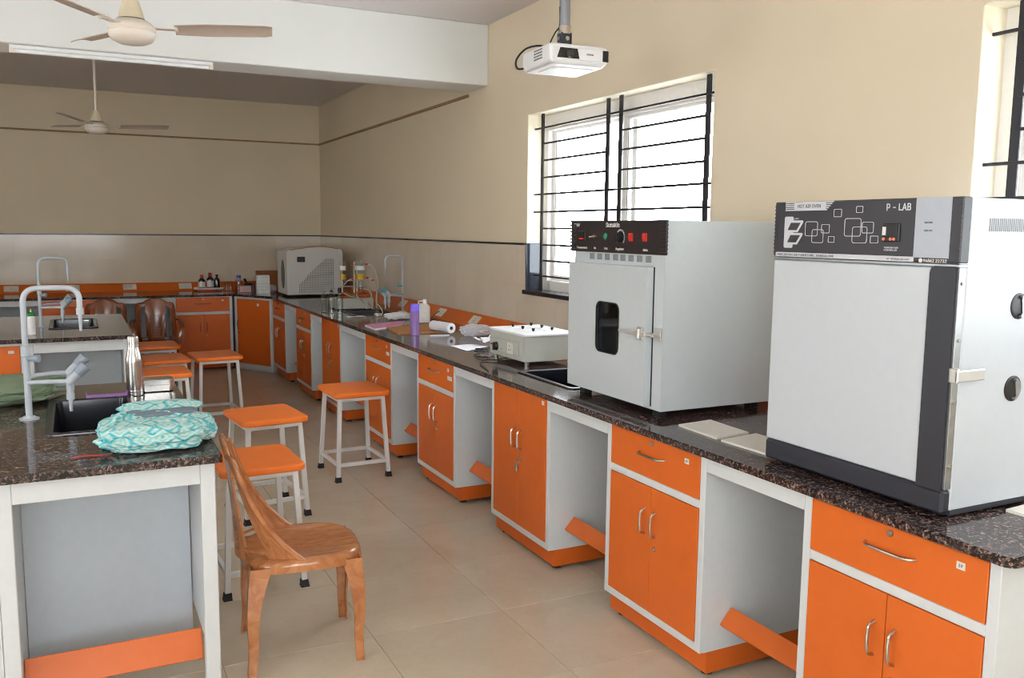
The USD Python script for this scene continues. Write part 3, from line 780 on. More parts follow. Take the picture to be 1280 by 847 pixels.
# ================================================================== the two island benches
def island(label, wlabel, slabel, tlabel, ox, oy, ln, tag_):
    """Local x = 0 is the right end of the granite, y = 0 its near edge."""
    b = thing('island_bench', label, 'bench', (ox, oy, 0))
    x0, x1 = -1.55, -.022
    xk0 = -.70                                                        # left side of the knee space
    y0, y1 = .045, ln - .045
    tb = lambda xa, ya: bx(xa, ya, 0, xa + .05, ya + .05, .872, .003)
    for xa, ya in ((x1 - .05, y0), (x1 - .05, y1 - .05), (xk0, y0), (xk0, y1 - .05)):
        part(b, 'leg', tb(xa, ya), 'white')
    part(b, 'apron', bx(xk0 + .05, y0, .792, x1 - .05, y0 + .02, .872, .002), 'white')
    part(b, 'apron', bx(x1 - .02, y0 + .05, .80, x1, y1 - .05, .872, .002), 'white')
    part(b, 'apron', bx(xk0 + .05, y1 - .02, .792, x1 - .05, y1, .872, .002), 'white')
    part(b, 'back_panel', bx(xk0 + .05, y0 + .40, .07, x1 - .05, y0 + .418, .872), 'panel', smooth=False)
    part(b, 'side_panel', bx(xk0 + .03, y0 + .05, .03, xk0 + .048, y0 + .41, .872), 'white', smooth=False)
    part(b, 'side_panel', bx(x1 - .046, y0 + .05, .20, x1 - .028, y1 - .05, .80), 'white', smooth=False)
    T = rot(bx(xk0 + .05, -.009, -.055, x1 - .05, .009, .055, .002), -28, [1, 0, 0]); T.apply_translation((0, y0 + .115, .155))
    part(b, 'footrest', T, 'orange', label='sloping orange footrest board')
    # drawer unit left of the knee space
    part(b, 'drawer_carcass', J(bx(x0, y0 + .02, .10, xk0 - .001, y1, .872)), 'white', smooth=False)
    part(b, 'front_frame', UN(bx(x0, y0, .10, xk0 - .001, y0 + .02, .135), bx(x0, y0, .625, xk0 - .001, y0 + .02, .655), bx(x0, y0, .852, xk0 - .001, y0 + .02, .872), bx(x0, y0, .135, x0 + .03, y0 + .02, .625), bx(xk0 - .031, y0, .135, xk0 - .001, y0 + .02, .852), bx(x0, y0, .655, x0 + .03, y0 + .02, .852)), 'white', smooth=False)
    d = part(b, 'drawer', bx(x0 + .033, y0 - .003, .657, xk0 - .034, y0 + .016, .850, .0015), 'orange')
    h = bow((0, 0, .085), (0, 0, -.085), (-.022, 0, 0)); h = rot(h, 90, [1, 0, 0]); h = rot(h, 90, [0, 0, 1]); h.apply_translation(((x0 + xk0) / 2, y0 - .003, .76))
    part(d, 'handle', h, 'chrome')
    part(d, 'number_sticker', bx(xk0 - .105, y0 - .0045, .80, xk0 - .07, y0 - .002, .82), 'label_white')
    for s0, s1 in ((x0 + .033, (x0 + xk0) / 2 - .0015), ((x0 + xk0) / 2 + .0015, xk0 - .034)):
        part(b, 'door', bx(s0, y0 - .003, .138, s1, y0 + .016, .622, .0015), 'orange')
    part(b, 'plinth', bx(x0 + .002, y0 + .035, 0, xk0 - .003, y1 - .03, .10), 'plinth', smooth=False)
    P = sbox(-1.58, 0, 0, ln).buffer(-.012).buffer(.012, quad_segs=4)
    sx0, sx1, sy0, sy1 = -.565, -.215, ln - 1.16, ln - .42
    P = P.difference(rrect(sx0 + .02, sy0 + .02, sx1 - .02, sy1 - .02, .03))
    solo('island_worktop', wlabel, 'worktop', slab(P, .873, .902), 'granite', (ox, oy, 0), smooth=False)
    sink(slabel, ox + sx0, oy + sy0, ox + sx1, oy + sy1, .902)
    return b


island('white framed near island bench with an open knee space at its end', 'dark granite top of the near island bench, under the teal bag', 'black sink in the near island top behind the teal bag', '', .44, 3.125, 1.69, 0)
island('white framed far island bench with an orange drawer at its left', 'dark granite top of the far island bench, with the small dropper bottle', 'black sink in the far island top', '', .378, 6.93, 1.76, 1)


def lab_tap(label, loc, rotz, teal=False, k=.78, reach=.205, h=.535):
    """Swan-neck tap with two lower side outlets; the spout reaches along local +x."""
    t = thing('lab_tap', label, 'tap', loc, rotz)
    part(t, 'base', lathe([(0, .012), (.022, .012), (.026, .006), (.038, .004), (.038, 0), (0, 0)], n=28), 'tap_grey')
    part(t, 'column', J(cyl((0, 0, .008), (0, 0, .30), .0165 * k, 20), lathe([(.0155 * k, .255), (.022 * k, .26), (.022 * k, .30), (.0155 * k, .305)], n=20)), 'tap_grey')
    part(t, 'swan_neck', tube(bend([(0, 0, .30), (0, 0, h), (reach, 0, h), (reach, 0, h - .105)], .06, 9), .0145 * k, 16), 'tap_grey')
    part(t, 'spout', J(cyl((reach, 0, h - .085), (reach, 0, h - .112), .019 * k, 18), cyl((reach, 0, h - .11), (reach, 0, h - .18), .011 * k, 14, .007 * k)), 'tap_grey')
    part(t, 'main_valve', J(cyl((0, 0, .25), (.03, -.012, .25), .012, 12), cyl((.03, -.012, .25), (.048, -.02, .25), .017, 14)), 'tap_knob' if not teal else 'tap_teal')
    for s in (-1, 1):
        e = np.array([.155, s * .055, .155 + .02 * (s > 0)])
        a = part(t, 'side_arm', tube(bend([(0, s * .004, e[2] - .004), (.05, s * .04, e[2]), (e[0], e[1], e[2])], .03, 5), .0125 * k, 14), 'tap_grey')
        d = np.array([.70, 0, .71])
        part(a, 'valve_body', J(cyl(e - d * .012, e + d * .045, .0175, 18), cyl(e, e - np.array([0, 0, .055]), .0135, 16), cyl(e - np.array([0, 0, .05]), e - np.array([0, 0, .075]), .016, 16), cyl(e - np.array([0, 0, .072]), e - np.array([0, 0, .125]), .0095, 12, .006)), 'tap_grey')
        part(a, 'valve_knob', J(cyl(e + d * .042, e + d * .082, .0215, 18, .023), cyl(e + d * .082, e + d * .087, .026, 18)), 'tap_teal' if teal and s > 0 else 'tap_knob')
    return t


lab_tap('grey swan-neck lab tap on the near island beside its sink', (-.186, 4.036, .902), 0)
lab_tap('grey swan-neck lab tap on the far island', (-.24, 7.727, .902), 0)
lab_tap('thin grey swan-neck tap on the right bench behind the far sink', (2.815, 7.97, .902), 180, teal=True, k=.6, reach=.175)

# ================================================================== stools
def make_stool(label, loc, rotz):
    s = thing('stool', label, 'stool', loc, rotz)
    hw, hd, z = .195, .22, .60
    rings = []
    for zz, i in ((z - .036, .012), (z - .032, .004), (z - .028, 0), (z - .008, 0), (z - .003, .003), (z, .010)):
        c = np.array(rrect(-hw + i, -hd + i, hw - i, hd - i, .035, 5).exterior.coords)[:-1]; rings.append(np.c_[c, np.full(len(c), zz)])
    part(s, 'seat', loft(rings), 'stool_orange', smooth=50)
    tx, ty, fx, fy = .150, .170, .178, .205
    fr = []
    for a, b_ in (((-1, -1), (1, -1)), ((-1, 1), (1, 1)), ((-1, -1), (-1, 1)), ((1, -1), (1, 1))):
        fr.append(bx(a[0] * tx - .0125, a[1] * ty - .0125, z - .062, b_[0] * tx + .0125, b_[1] * ty + .0125, z - .037, .002))
    part(s, 'seat_frame', UN(*fr), 'stool_white')
    at = lambda sx, sy, zz: np.array([sx * (tx + (fx - tx) * (1 - zz / (z - .04))), sy * (ty + (fy - ty) * (1 - zz / (z - .04))), zz])
    sq = np.array([(-1, -1), (1, -1), (1, 1), (-1, 1)]) * .0125
    for sx in (-1, 1):
        for sy in (-1, 1):
            L = loft([np.c_[sq + at(sx, sy, zz)[:2], np.full(4, zz)] for zz in (.012, z - .04)])
            l = part(s, 'leg', L, 'stool_white', smooth=False)
            k = np.array([(-1, -1), (1, -1), (1, 1), (-1, 1)])
            F = loft([np.c_[k * r + at(sx, sy, zz)[:2], np.full(4, zz)] for zz, r in ((0, .020), (.012, .018), (.034, .016))])
            part(l, 'rubber_foot', F, 'rubber', smooth=False)
    zz = .112
    for a, b_ in (((-1, -1), (1, -1)), ((-1, 1), (1, 1)), ((-1, -1), (-1, 1)), ((1, -1), (1, 1))):
        p, q = at(*a, zz), at(*b_, zz); d = (q - p) / np.linalg.norm(q - p)
        lo, hi = np.minimum(p, q) + np.abs(d) * .0125, np.maximum(p, q) - np.abs(d) * .0125; w = np.array([.009, .009, .0125]) * (1 - np.abs(d))
        part(s, 'stretcher', bx(*(lo - w), *(hi + w), .0015), 'stool_white')
    return s


st = make_stool('orange topped stool standing alone in the aisle by the right bench', (1.70, 5.845, 0), 2)
for lb, loc, r in (('orange topped stool nearest the viewer, behind the brown chair', (.735, 4.215, 0), 2),
                   ('orange topped stool just beyond the one behind the brown chair', (.985, 5.235, 0), 6),
                   ('orange topped stool at the far end of the aisle, beside the back cabinets', (1.07, 7.90, 0), 4),
                   ('orange topped stool beside the far island, right behind the steel bottle', (.575, 7.12, 0), 3),
                   ('orange topped stool beside the far island, middle one of three in a row', (.64, 7.86, 0), 5),
                   ('orange topped stool in front of the brown chairs, beside the far island', (.66, 8.78, 0), 2)):
    copy(st, lb, loc, r)


# ================================================================== moulded plastic chairs
def plastic_chair(label, loc, rotz, m, arms=False, perf=True):
    """Faces local +x; base point under the middle of the seat."""
    c = thing('plastic_chair', label, 'chair', loc, rotz)
    a, b, zs = .225, .215, .445
    # seat: dished, rounded D with a rolled rim
    P = []
    N = 44
    for r in np.linspace(0.02, 1.12, 18):
        row = []
        for k in range(N + 1):
            t = 2 * np.pi * k / N
            e = 2 / 2.9
            cx = np.sign(np.cos(t)) * abs(np.cos(t)) ** e; sy = np.sign(np.sin(t)) * abs(np.sin(t)) ** e
            rr = min(r, 1.0 + (r - 1) * .25)
            x = a * cx * rr; y = b * sy * rr * (1 - .06 * (cx < 0) * abs(cx))
            dish = -.024 * (1 - min(r, 1) ** 2.2) - .010 * max(0, -cx) * min(r, 1)
            lip = 0 if r < .93 else -((r - .93) / .19) ** 1.6 * .048
            front = -.012 * max(0, cx * min(r, 1)) ** 3
            row.append((x, y, zs + dish + lip + front))
        P.append(row)
    part(c, 'seat', shell(P, .006), m, smooth=60)
    # legs: angle-shaped tapering shells under the four corners
    for sx in (-1, 1):
        for sy in (-1, 1):
            top = np.array([sx * .178, sy * .166, zs - .030]); foot = np.array([sx * (.200 if sx > 0 else .215), sy * .196, 0.])
            rows = []
            for s in np.linspace(0, 1, 12):
                w = .042 * (1 - s) ** 2.4 + .036 - .006 * s
                ctr = top + (foot - top) * s + np.array([sx, sy, 0]) * .012 * math.sin(math.pi * min(1, s * 1.3))
                row = []
                for q in np.linspace(-1, 1, 11):
                    ang_ = math.pi * .5 * q * .95
                    # bulges outwards along the diagonal
                    ox_, oy_ = (1 - abs(math.sin(ang_)) ** 2.4 * (q < 0)) , (1 - abs(math.sin(ang_)) ** 2.4 * (q > 0))
                    row.append((ctr[0] + sx * w * (ox_ - .62), ctr[1] + sy * w * (oy_ - .62), ctr[2]))
                rows.append(row)
            part(c, 'leg', shell(rows, .007), m, smooth=60)
    # back: side rails, arch and pierced middle splat, one curved sheet with openings
    nu, nv = 52, 49
    S, Tt = np.linspace(0, 1, nu), np.linspace(-1, 1, nv)
    H0, H1 = zs - .025, .885
    Pb = np.zeros((nu, nv, 3))
    for i, s in enumerate(S):
        half = (.205 - .012 * s) * (1 if s < .74 else max(1 - ((s - .74) / .30) ** 2.6, .0) ** .5 * .78 + .22)
        for j, t in enumerate(Tt):
            y = half * t
            zc = H0 + (H1 - H0) * s - (.05 * abs(t) ** 2.5 if s > .9 else 0) * (s - .9) / .1
            x = -.150 - .095 * s - .030 * s * s - .100 * (1 - t * t) * (1 - .85 * s) + .150 * (1 - s) ** 3.2 * abs(t) ** 3
            Pb[i, j] = (x, y, zc)
    mask = np.ones((nu - 1, nv - 1), bool)
    for i in range(nu - 1):
        s = (S[i] + S[i + 1]) / 2
        for j in range(nv - 1):
            t = abs((Tt[j] + Tt[j + 1]) / 2)
            inner = .47 + .08 * s
            edge = .79 if s < .76 else .79 - (s - .76) * 2.6
            if .10 < s < .86 and inner < t < edge: mask[i, j] = False
            if perf and .08 < s < .60 and t < inner - .14 and i % 2 == 0 and j % 2 == 0: mask[i, j] = False
            if s < .08 and .40 < t < .74: mask[i, j] = False
    part(c, 'backrest', shell(Pb, .008, mask), m, smooth=60)
    rim = [Pb[i, 0] for i in range(0, nu, 3)] + [Pb[-1, j] for j in range(0, nv, 4)] + [Pb[i, -1] for i in range(nu - 1, -1, -3)]
    part(c, 'back_rim', tube(np.array(rim), .011, 8), m, smooth=60)
    if arms:
        for s in (-1, 1):
            q = bez([(-.235, s * .205, .66), (-.10, s * .245, .665), (.08, s * .25, .655), (.165, s * .245, .62), (.19, s * .235, .52), (.19, s * .21, .42)], 30)
            ww = np.linspace(.022, .026, len(q)); rows = []
            for p_, w in zip(q, ww):
                rows.append([(p_[0], p_[1] + w * u, p_[2] - .012 * u * u) for u in np.linspace(-1, 1, 7)])
            part(c, 'armrest', shell(rows, .008), m, smooth=60)
    return c


plastic_chair('brown wood-look plastic chair standing beside the near island bench', (.772, 3.425, 0), -6, 'chair')
plastic_chair('dark brown plastic armchair at the back bench, right one of the pair', (.80, 10.30, 0), -92, 'chair_dark', arms=True)
plastic_chair('dark brown plastic chair without arms at the back bench, left one of the pair', (.305, 10.36, 0), -90, 'chair_dark')

# ================================================================== instruments on the right bench
def ring2(x0, y0, x1, y1, r, w):
    p = rrect(x0, y0, x1, y1, r, 5)
    return ext(p.difference(p.buffer(-w)), .0008)


# large hot-air oven -------------------------------------------------
OX, OY, OZ = 2.128, 1.9255, ZT1
ov = thing('hot_air_oven', 'large white laboratory oven with a black lettered panel, nearest on the right bench', 'oven', (OX, OY, OZ))
hw = .3515
part(ov, 'body', bx(.030, -hw, .02, .66, hw, .886, .004), 'oven_white')
part(ov, 'base_skirt', UN(bx(.0, -hw + .004, .012, .06, hw + .002, .080, .008), bx(.03, -hw - .001, .008, .65, hw + .001, .022)), 'charcoal')
for sx in (.06, .60):
    for sy in (-1, 1):
        part(ov, 'foot', cyl((sx, sy * .30, 0), (sx, sy * .30, .022), .022, 16), 'rubber')
dr = part(ov, 'door', bx(.001, -.262, .083, .034, hw - .002, .697, .004), 'oven_white')
es = ext(Polygon([(0, 0), (.078, 0), (.078, .622), (.016, .622), (.005, .616), (0, .604)]), .037)
part(ov, 'door_edge_strip', facing_left(es, .034, -.262, .079), 'charcoal', label='black upright strip along the door edge')
part(ov, 'edge_flange', bx(.006, -hw + .003, .083, .032, -.340, .886, .001), 'zinc')
for z in (.15, .33, .50, .655):
    part(ov, 'screw', cyl((.019, -hw + .004, z), (.019, -hw - .001, z), .005, 10), 'chrome')
part(ov, 'latch', J(bx(.002, -hw - .014, .385, .014, -.335, .425, .002), bx(.002, -hw - .016, .388, .118, -hw - .006, .420, .003), bx(.02, -hw - .012, .394, .05, -hw, .414)), 'satin', label='flat chrome latch bar')
cp = part(ov, 'control_panel', bx(-.002, -hw, .710, .034, hw, .888, .003), 'panel_black', label='black control panel with silver print')
part(ov, 'panel_sill', bx(.0, -hw, .698, .034, hw, .708, .002), 'zinc')
for s in (-1, 1):
    part(cp, 'cooling_fin', J(*[bx(-.004, s * (hw - .016), .722 + .0125 * i, .0, s * (hw - .002), .726 + .0125 * i) for i in range(13)]), 'panel_black')
px = -.0022


def on_oven(m, ymir, z, name, mt, lab=None):
    part(cp, name, facing_left(m, px, ymir - OY, z - OZ), mt, smooth=False, label=lab)


on_oven(ext(rrect(0, 0, .113, .166, .001), .0010), 1.721, 1.624, 'side_plate', 'silver_panel', 'plain silver panel at the right')
on_oven(ext(sbox(0, 0, .545, .0145), .0010), 2.264, 1.611, 'address_strip', 'silver_print')
on_oven(text('P - LAB', .0195, True, width=.084), 1.822, 1.756, 'maker_lettering', 'silver_print')
st_ = [sbox(0, i * .0062, .168 + .0065 * i + .012, i * .0062 + .0038) for i in range(5)]
on_oven(ext(unary_union(st_), .0008), 2.228, 1.7605, 'name_stripes', 'silver_print')
on_oven(ext(rrect(0, 0, .134, .0285, .004), .0014), 2.188, 1.7605, 'name_plate', 'silver_print')
on_oven(move(text('HOT AIR OVEN', .0105, True, width=.098), (0, 0, .001)), 2.172, 1.7695, 'name_lettering', 'print_dark')
E1 = unary_union([rrect(0, 0, .040, .102, .006)])
arms_ = []
for zb in (.056, .016):
    arms_.append(Polygon([(.010, zb), (.058, zb), (.078, zb + .029), (.026, zb + .029)]).buffer(.0045))
hol = unary_union([Polygon([(.014, zb + .002), (.055, zb + .002), (.072, zb + .026), (.028, zb + .026)]) for zb in (.056, .016)])
on_oven(ext(unary_union([E1] + arms_).difference(hol), .0009), 2.229, 1.640, 'emblem', 'silver_print', 'silver block emblem like a letter E')
on_oven(text('SERIES', .004, False), 2.186, 1.733, 'emblem_caption', 'silver_print')
for (y0, z1, y1, z0, r) in ((2.137, 1.726, 2.083, 1.679, .008), (2.107, 1.701, 2.058, 1.658, .007), (2.068, 1.717, 2.034, 1.689, .004), (2.038, 1.680, 2.012, 1.660, .003), (2.020, 1.764, 1.988, 1.739, .004),
                            (1.933, 1.771, 1.907, 1.751, .003), (1.975, 1.735, 1.911, 1.680, .008), (1.908, 1.724, 1.864, 1.690, .006), (1.944, 1.710, 1.887, 1.660, .008), (1.875, 1.683, 1.845, 1.661, .003)):
    on_oven(ring2(0, 0, y0 - y1, z1 - z0, r, .0019), y0, z0, 'printed_square', 'silver_print')
cb = part(cp, 'temperature_controller', facing_left(J(bx(0, 0, 0, .060, .052, .006, .002), bx(.003, .014, .005, .052, .046, .008, .001)), px, 1.829 - OY, 1.667 - OZ), 'black')
on_oven(J(*[move(ext(Point(a_, .007).buffer(.0045), .002), (0, 0, .006)) for a_ in (.008, .032, .044)]), 1.829, 1.667, 'controller_button', 'orange_lamp')
on_oven(move(ext(sbox(.004, .018, .016, .042), .0012), (0, 0, .008)), 1.829, 1.667, 'controller_scale', 'label_white')
on_oven(J(move(text('TEMPERATURE', .0045, True, width=.050), (0, .007, 0)), text('CONTROLLER', .0045, True, width=.046)), 1.823, 1.640, 'controller_lettering', 'silver_print')
on_oven(move(text('PRECISION LAB FURNITURE , BANGALORE', .0068, True, width=.245), (0, 0, .0008)), 2.256, 1.6145, 'address_lettering', 'print_dark')
on_oven(move(text('pl-lab@gmail.com', .0058, False, width=.076), (0, 0, .0008)), 1.810, 1.6150, 'mail_lettering', 'print_dark')
on_oven(J(ext(Point(.006, .005).buffer(.0062), .0008), move(text('96862 22732', .0088, True, width=.074), (.0145, .001, 0))), 1.702, 1.611, 'phone_lettering', 'label_white')
on_oven(move(text('MAINS', .0045, True, width=.026), (0, 0, .0008)), 1.690, 1.719, 'panel_mark', 'print_dark')
on_oven(move(text('HEATER', .0045, True, width=.026), (0, 0, .0008)), 1.690, 1.697, 'panel_mark', 'print_dark')
part(ov, 'side_vent', J(*[bx(.108 + .0085 * i, -hw - .0012, .796, .112 + .0085 * i, -hw + .002, .832) for i in range(32)]), 'vent_grey', kind='stuff')
for z in (.588, .352):
    v = part(ov, 'air_vent', facing_near(J(lathe([(0, .004), (.030, .004), (.037, .002), (.037, 0), (0, 0)], n=36)), .262, -hw, z), 'black', label='round black vent dial')
    part(v, 'dial_shutter', facing_near(J(ext(Polygon([(0, .030)] + [(.030 * math.cos(a), .030 * math.sin(a)) for a in np.linspace(-1.2, 1.2, 14)]), .003), cyl((0, .026, .0), (0, .026, .009), .005, 10), cyl((0, -.026, 0), (0, -.026, .009), .005, 10)), .262, -hw - .004, z), 'zinc')

# smaller oven with a window -----------------------------------------
IX, IY = 2.19, 3.335
inc = thing('incubator', 'smaller grey oven with a little dark window and a chrome door latch', 'incubator', (IX, IY, ZT1))
w = .362; zb, zt, dp = .032, .833, .60
part(inc, 'casing', UN(bx(.0, -w, zb, dp, -w + .10, zt), bx(0, w - .03, zb, dp, w, zt), bx(0, -w, zb, dp, w, zb + .03), bx(0, -w, zt - .21, dp, w, zt), bx(dp - .02, -w, zb, dp, w, zt)), 'incub_grey')
part(inc, 'chamber', UN(bx(.022, -w + .10, zb + .03, dp - .022, -w + .13, zt - .21), bx(.022, w - .10, zb + .03, dp - .022, w - .031, zt - .21), bx(.02, -w + .1, zb + .03, dp - .02, w - .1, zb + .12), bx(.022, -w + .1, zt - .26, dp - .022, w - .1, zt - .211), bx(.45, -w + .1, zb + .12, .47, w - .1, zt - .2), bx(.06, -w + .1, .33, .45, w - .1, .335), bx(.06, -w + .1, .50, .45, w - .1, .505)), 'steel_dark', smooth=False)
for sx in (.04, dp - .05):
    for sy in (-1, 1):
        part(inc, 'foot', bx(sx - .022, sy * (w - .06) - .022, 0, sx + .022, sy * (w - .06) + .022, zb + .001, .002), 'rubber')
dz0, dz1, dy0, dy1 = .044, .638, -.288, w - .004
wy0, wy1, wz0, wz1 = 3.250 - IY, 3.442 - IY, .236, .470
dpoly = sbox(-dy1, dz0, -dy0, dz1).difference(rrect(-wy1, wz0, -wy0, wz1, .035, 6))
d = part(inc, 'door', facing_left(ext(dpoly, .034), .0, 0, 0), 'incub_grey', smooth=False)
part(inc, 'door_gap', bx(-.0008, dy0 - .009, dz0, .0012, dy0 + .002, dz1), 'seal_black', smooth=False)
gl = rrect(-wy1 - .006, wz0 - .006, -wy0 + .006, wz1 + .006, .04, 6)
part(d, 'window_glass', facing_left(ext(gl, .004), -.024, 0, 0), 'smoke', smooth=False, label='small dark window')
part(d, 'window_gasket', facing_left(ext(rrect(-wy1, wz0, -wy0, wz1, .035, 6).difference(rrect(-wy1 + .006, wz0 + .006, -wy0 - .006, wz1 - .006, .03, 6)), .006), -.0305, 0, 0), 'black')
lt = part(inc, 'latch', J(bx(-.008, 2.975 - IY, .330, .0, 3.012 - IY, .386, .001), bx(-.044, 3.058 - IY, .328, -.034, 3.100 - IY, .384, .001), bx(-.052, 3.03 - IY, .346, -.040, 3.165 - IY, .364, .002), bx(-.050, 3.15 - IY, .349, -.042, 3.232 - IY, .361, .002), cyl((-.050, 3.075 - IY, .336), (-.050, 3.075 - IY, .376), .008, 12), bx(-.045, 2.98 - IY, .350, -.006, 3.07 - IY, .362, .002)), 'satin', label='chrome toggle latch')
vz = zt - .153
for yy in (3.540, 3.474, 3.410, 3.341, 3.282, 3.218, 3.153, 3.087):
    part(inc, 'vent_louvre', J(*[bx(-.0015, yy - IY - .020 + .0105 * k, vz - .024, .001, yy - IY - .012 + .0105 * k, vz + .004) for k in range(4)]), 'vent_grey')
cp2 = part(inc, 'control_panel', bx(-.012, -.381, zt - .143, .0, .383, zt + .001, .002), 'panel_brown', label='dark control panel with knobs and lamps')
for s in (-1, 1):
    part(cp2, 'cooling_fin', J(*[bx(-.016, s * (.383 - .045), zt - .138 + .0165 * i, -.004, s * .388, zt - .131 + .0165 * i, .001) for i in range(9)]), 'panel_brown')


def on_inc(m, y, z, name, mt, lab=None):
    return part(cp2, name, facing_left(m, -.0122, y - IY, z - ZT1), mt, smooth=False, label=lab)


on_inc(text('Sunakin', .020, True, width=.110), 3.408, 1.707, 'maker_lettering', 'label_white')
on_inc(text('PW', .015, True, width=.052), 3.690, 1.709, 'corner_lettering', 'silver_print')
on_inc(J(bx(0, 0, 0, .064, .046, .005, .002), bx(.012, .014, .004, .052, .042, .007)), 3.646, 1.644, 'thermostat', 'black')
on_inc(move(ext(sbox(.012, .005, .05, .011), .001), (0, 0, .005)), 3.646, 1.644, 'thermostat_digits', 'red_lamp')
on_inc(J(cyl((0, 0, 0), (0, 0, .008), .009, 14), cyl((0, 0, .006), (-.014, -.004, .026), .0035, 8)), 3.499, 1.665, 'toggle_switch', 'chrome')
on_inc(lathe([(0, .010), (.008, .008), (.014, .003), (.015, 0), (0, 0)], n=24), 3.411, 1.665, 'green_lamp', 'teal_green', 'green indicator lamp')
kn = on_inc(J(cyl((0, 0, 0), (0, 0, .018), .024, 24, .020), bx(-.003, -.022, .016, .003, .022, .024, .001)), 3.288, 1.662, 'regulator_knob', 'black')
on_inc(J(*[rot(bx(-.0016, .029, 0, .0016, .036, .0008), a_, [0, 0, 1]) for a_ in range(-130, 131, 13)]), 3.288, 1.662, 'knob_scale', 'label_white')
for yy in (3.203, 3.099):
    on_inc(J(bx(-.014, -.018, 0, .014, .018, .004, .001), rot(bx(-.010, -.014, .002, .010, .014, .011, .002), 8, [1, 0, 0])), yy, 1.664, 'red_switch', 'red', 'red rocker switch')
for s_, y_, w_ in (('Temperature', 3.662, .095), ('On', 3.508, .018), ('Out', 3.417, .026), ('Regulator', 3.322, .064), ('Mains', 3.112, .034)):
    on_inc(text(s_, .0095, True, width=w_), y_, 1.606, 'caption', 'label_white')

# metal heating bath --------------------------------------------------
hb = thing('heating_bath', 'grey metal bath box with six black lid knobs beside the smaller oven', 'heating bath', (2.318, 4.70, ZT1))
part(hb, 'casing', bx(0, -.235, .026, .345, .235, .176, .003), 'bath_grey')
part(hb, 'top_plate', J(bx(-.006, -.243, .174, .353, .243, .188, .003)), 'bath_white')
for sx in (.03, .315):
    for sy in (-1, 1):
        part(hb, 'foot', cyl((sx, sy * .205, 0), (sx, sy * .205, .027), .013, 14, .016), 'zinc')
for i, (x_, y_) in enumerate(((2.431, 4.845), (2.431, 4.71), (2.431, 4.575), (2.566, 4.858), (2.568, 4.722), (2.564, 4.585))):
    l = part(hb, 'lid', lathe([(0, .005), (.046, .005), (.052, .003), (.053, 0), (0, 0)], (x_ - 2.318, y_ - 4.70, .188), 32), 'bath_white')
    part(l, 'lid_knob', lathe([(0, .024), (.008, .023), (.011, .017), (.007, .010), (.006, .004), (0, .004)], (x_ - 2.318, y_ - 4.70, .188), 16), 'black')
cbx = part(hb, 'control_box', bx(-.022, -.165, .054, .0, .195, .136, .003), 'bath_grey')
part(cbx, 'dial', facing_left(J(cyl((0, 0, 0), (0, 0, .018), .027, 24, .022), bx(-.004, -.024, .016, .004, .024, .026, .001)), -.022, .097, .085), 'black', label='black control dial')
part(cbx, 'outlet', facing_left(J(bx(-.035, -.033, 0, .035, .033, .004, .002), *[cyl((a_, b_, .004), (a_, b_, .005), .005, 10) for a_, b_ in ((0, .014), (-.011, -.008), (.011, -.008))]), -.022, -.09, .093), 'socket')
part(cbx, 'outlet_holes', facing_left(J(*[cyl((a_, b_, .0045), (a_, b_, .0056), .0045, 10) for a_, b_ in ((0, .014), (-.011, -.008), (.011, -.008))]), -.022, -.09, .093), 'print_dark')
part(cbx, 'lamp', facing_left(J(cyl((0, 0, 0), (0, 0, .006), .006, 12)), -.022, .166, .092), 'red')
part(cbx, 'lamp', facing_left(J(cyl((0, 0, 0), (0, 0, .006), .005, 12)), -.022, .02, .078), 'brass_lamp')
part(hb, 'mains_cord', tube(bez([(.03, -.02, .03), (-.05, .03, .012), (-.13, .06, .006), (-.20, -.06, .005), (-.235, -.20, .005), (-.262, -.30, .005)], 40), .003, 8), 'dark_cord')
solo('coiled_cord', 'small coil of black cord lying by the white papers', 'cord', tube(bez([(.02 + .05 * math.cos(a) * (1 - .02 * i) , .06 * math.sin(a), .006 + .0012 * i) for i, a in enumerate(np.linspace(0, 12, 26))] + [(.10, .02, .03), (.12, -.02, .01)], 120), .0032, 7), 'dark_cord', (2.30, 5.07, ZT1))

# white machine in the corner ---------------------------------------
mc = thing('ice_machine', 'white machine with a dotted side grille in the far corner of the worktop', 'machine', (2.19, 10.14, ZT1))
sec = [(-.0, .028), (.012, .022), (.635, .022), (.65, .03), (.655, .50), (.645, .535)] + [(x_, .545 + .03 * math.sin(math.pi * (.64 - x_) / .56)) for x_ in np.linspace(.62, .12, 12)] + [(.08, .535), (.02, .53), (-.004, .52)]
L = []
for yy, ins in ((0, .010), (.004, .003), (.012, 0), (.50, 0), (.508, .003), (.512, .010)):
    pp = Polygon(sec); c_ = np.array(sec); ctr = c_.mean(0)
    c_ = ctr + (c_ - ctr) * (1 - ins * 2.2); L.append(np.c_[c_[:, 0], np.full(len(c_), yy), c_[:, 1]])
part(mc, 'casing', loft(L), 'machine_white', smooth=40)
part(mc, 'top_rim', tube(bez([(.05, .0, .535), (.15, 0, .552), (.35, 0, .576), (.50, 0, .566), (.60, .0, .548)], 24), .005, 8), 'card_brown')
part(mc, 'display_window', facing_near(ext(rrect(0, 0, .092, .062, .010), .004), .118, .002, .398), 'black', label='small black display')
mesh_ = []
for i in range(22):
    for j in range(24):
        x_ = .142 + .0188 * i; z_ = .050 + .0172 * j
        if (z_ - .05) < .10 + (x_ - .142) * .95 and z_ < .44:
            s_ = .0050
            mesh_.append(bx(x_ - s_, -.0012, z_ - s_, x_ + s_, .004, z_ + s_))
part(mc, 'side_grille', J(mesh_), 'print_dark', smooth=False, kind='stuff')
oval = Point(0, 0).buffer(1, quad_segs=10)
from shapely import affinity
part(mc, 'front_panel', facing_left(ext(affinity.scale(oval, .085, .165), .006), .0, .20, .255), 'black', label='dark oval front panel')
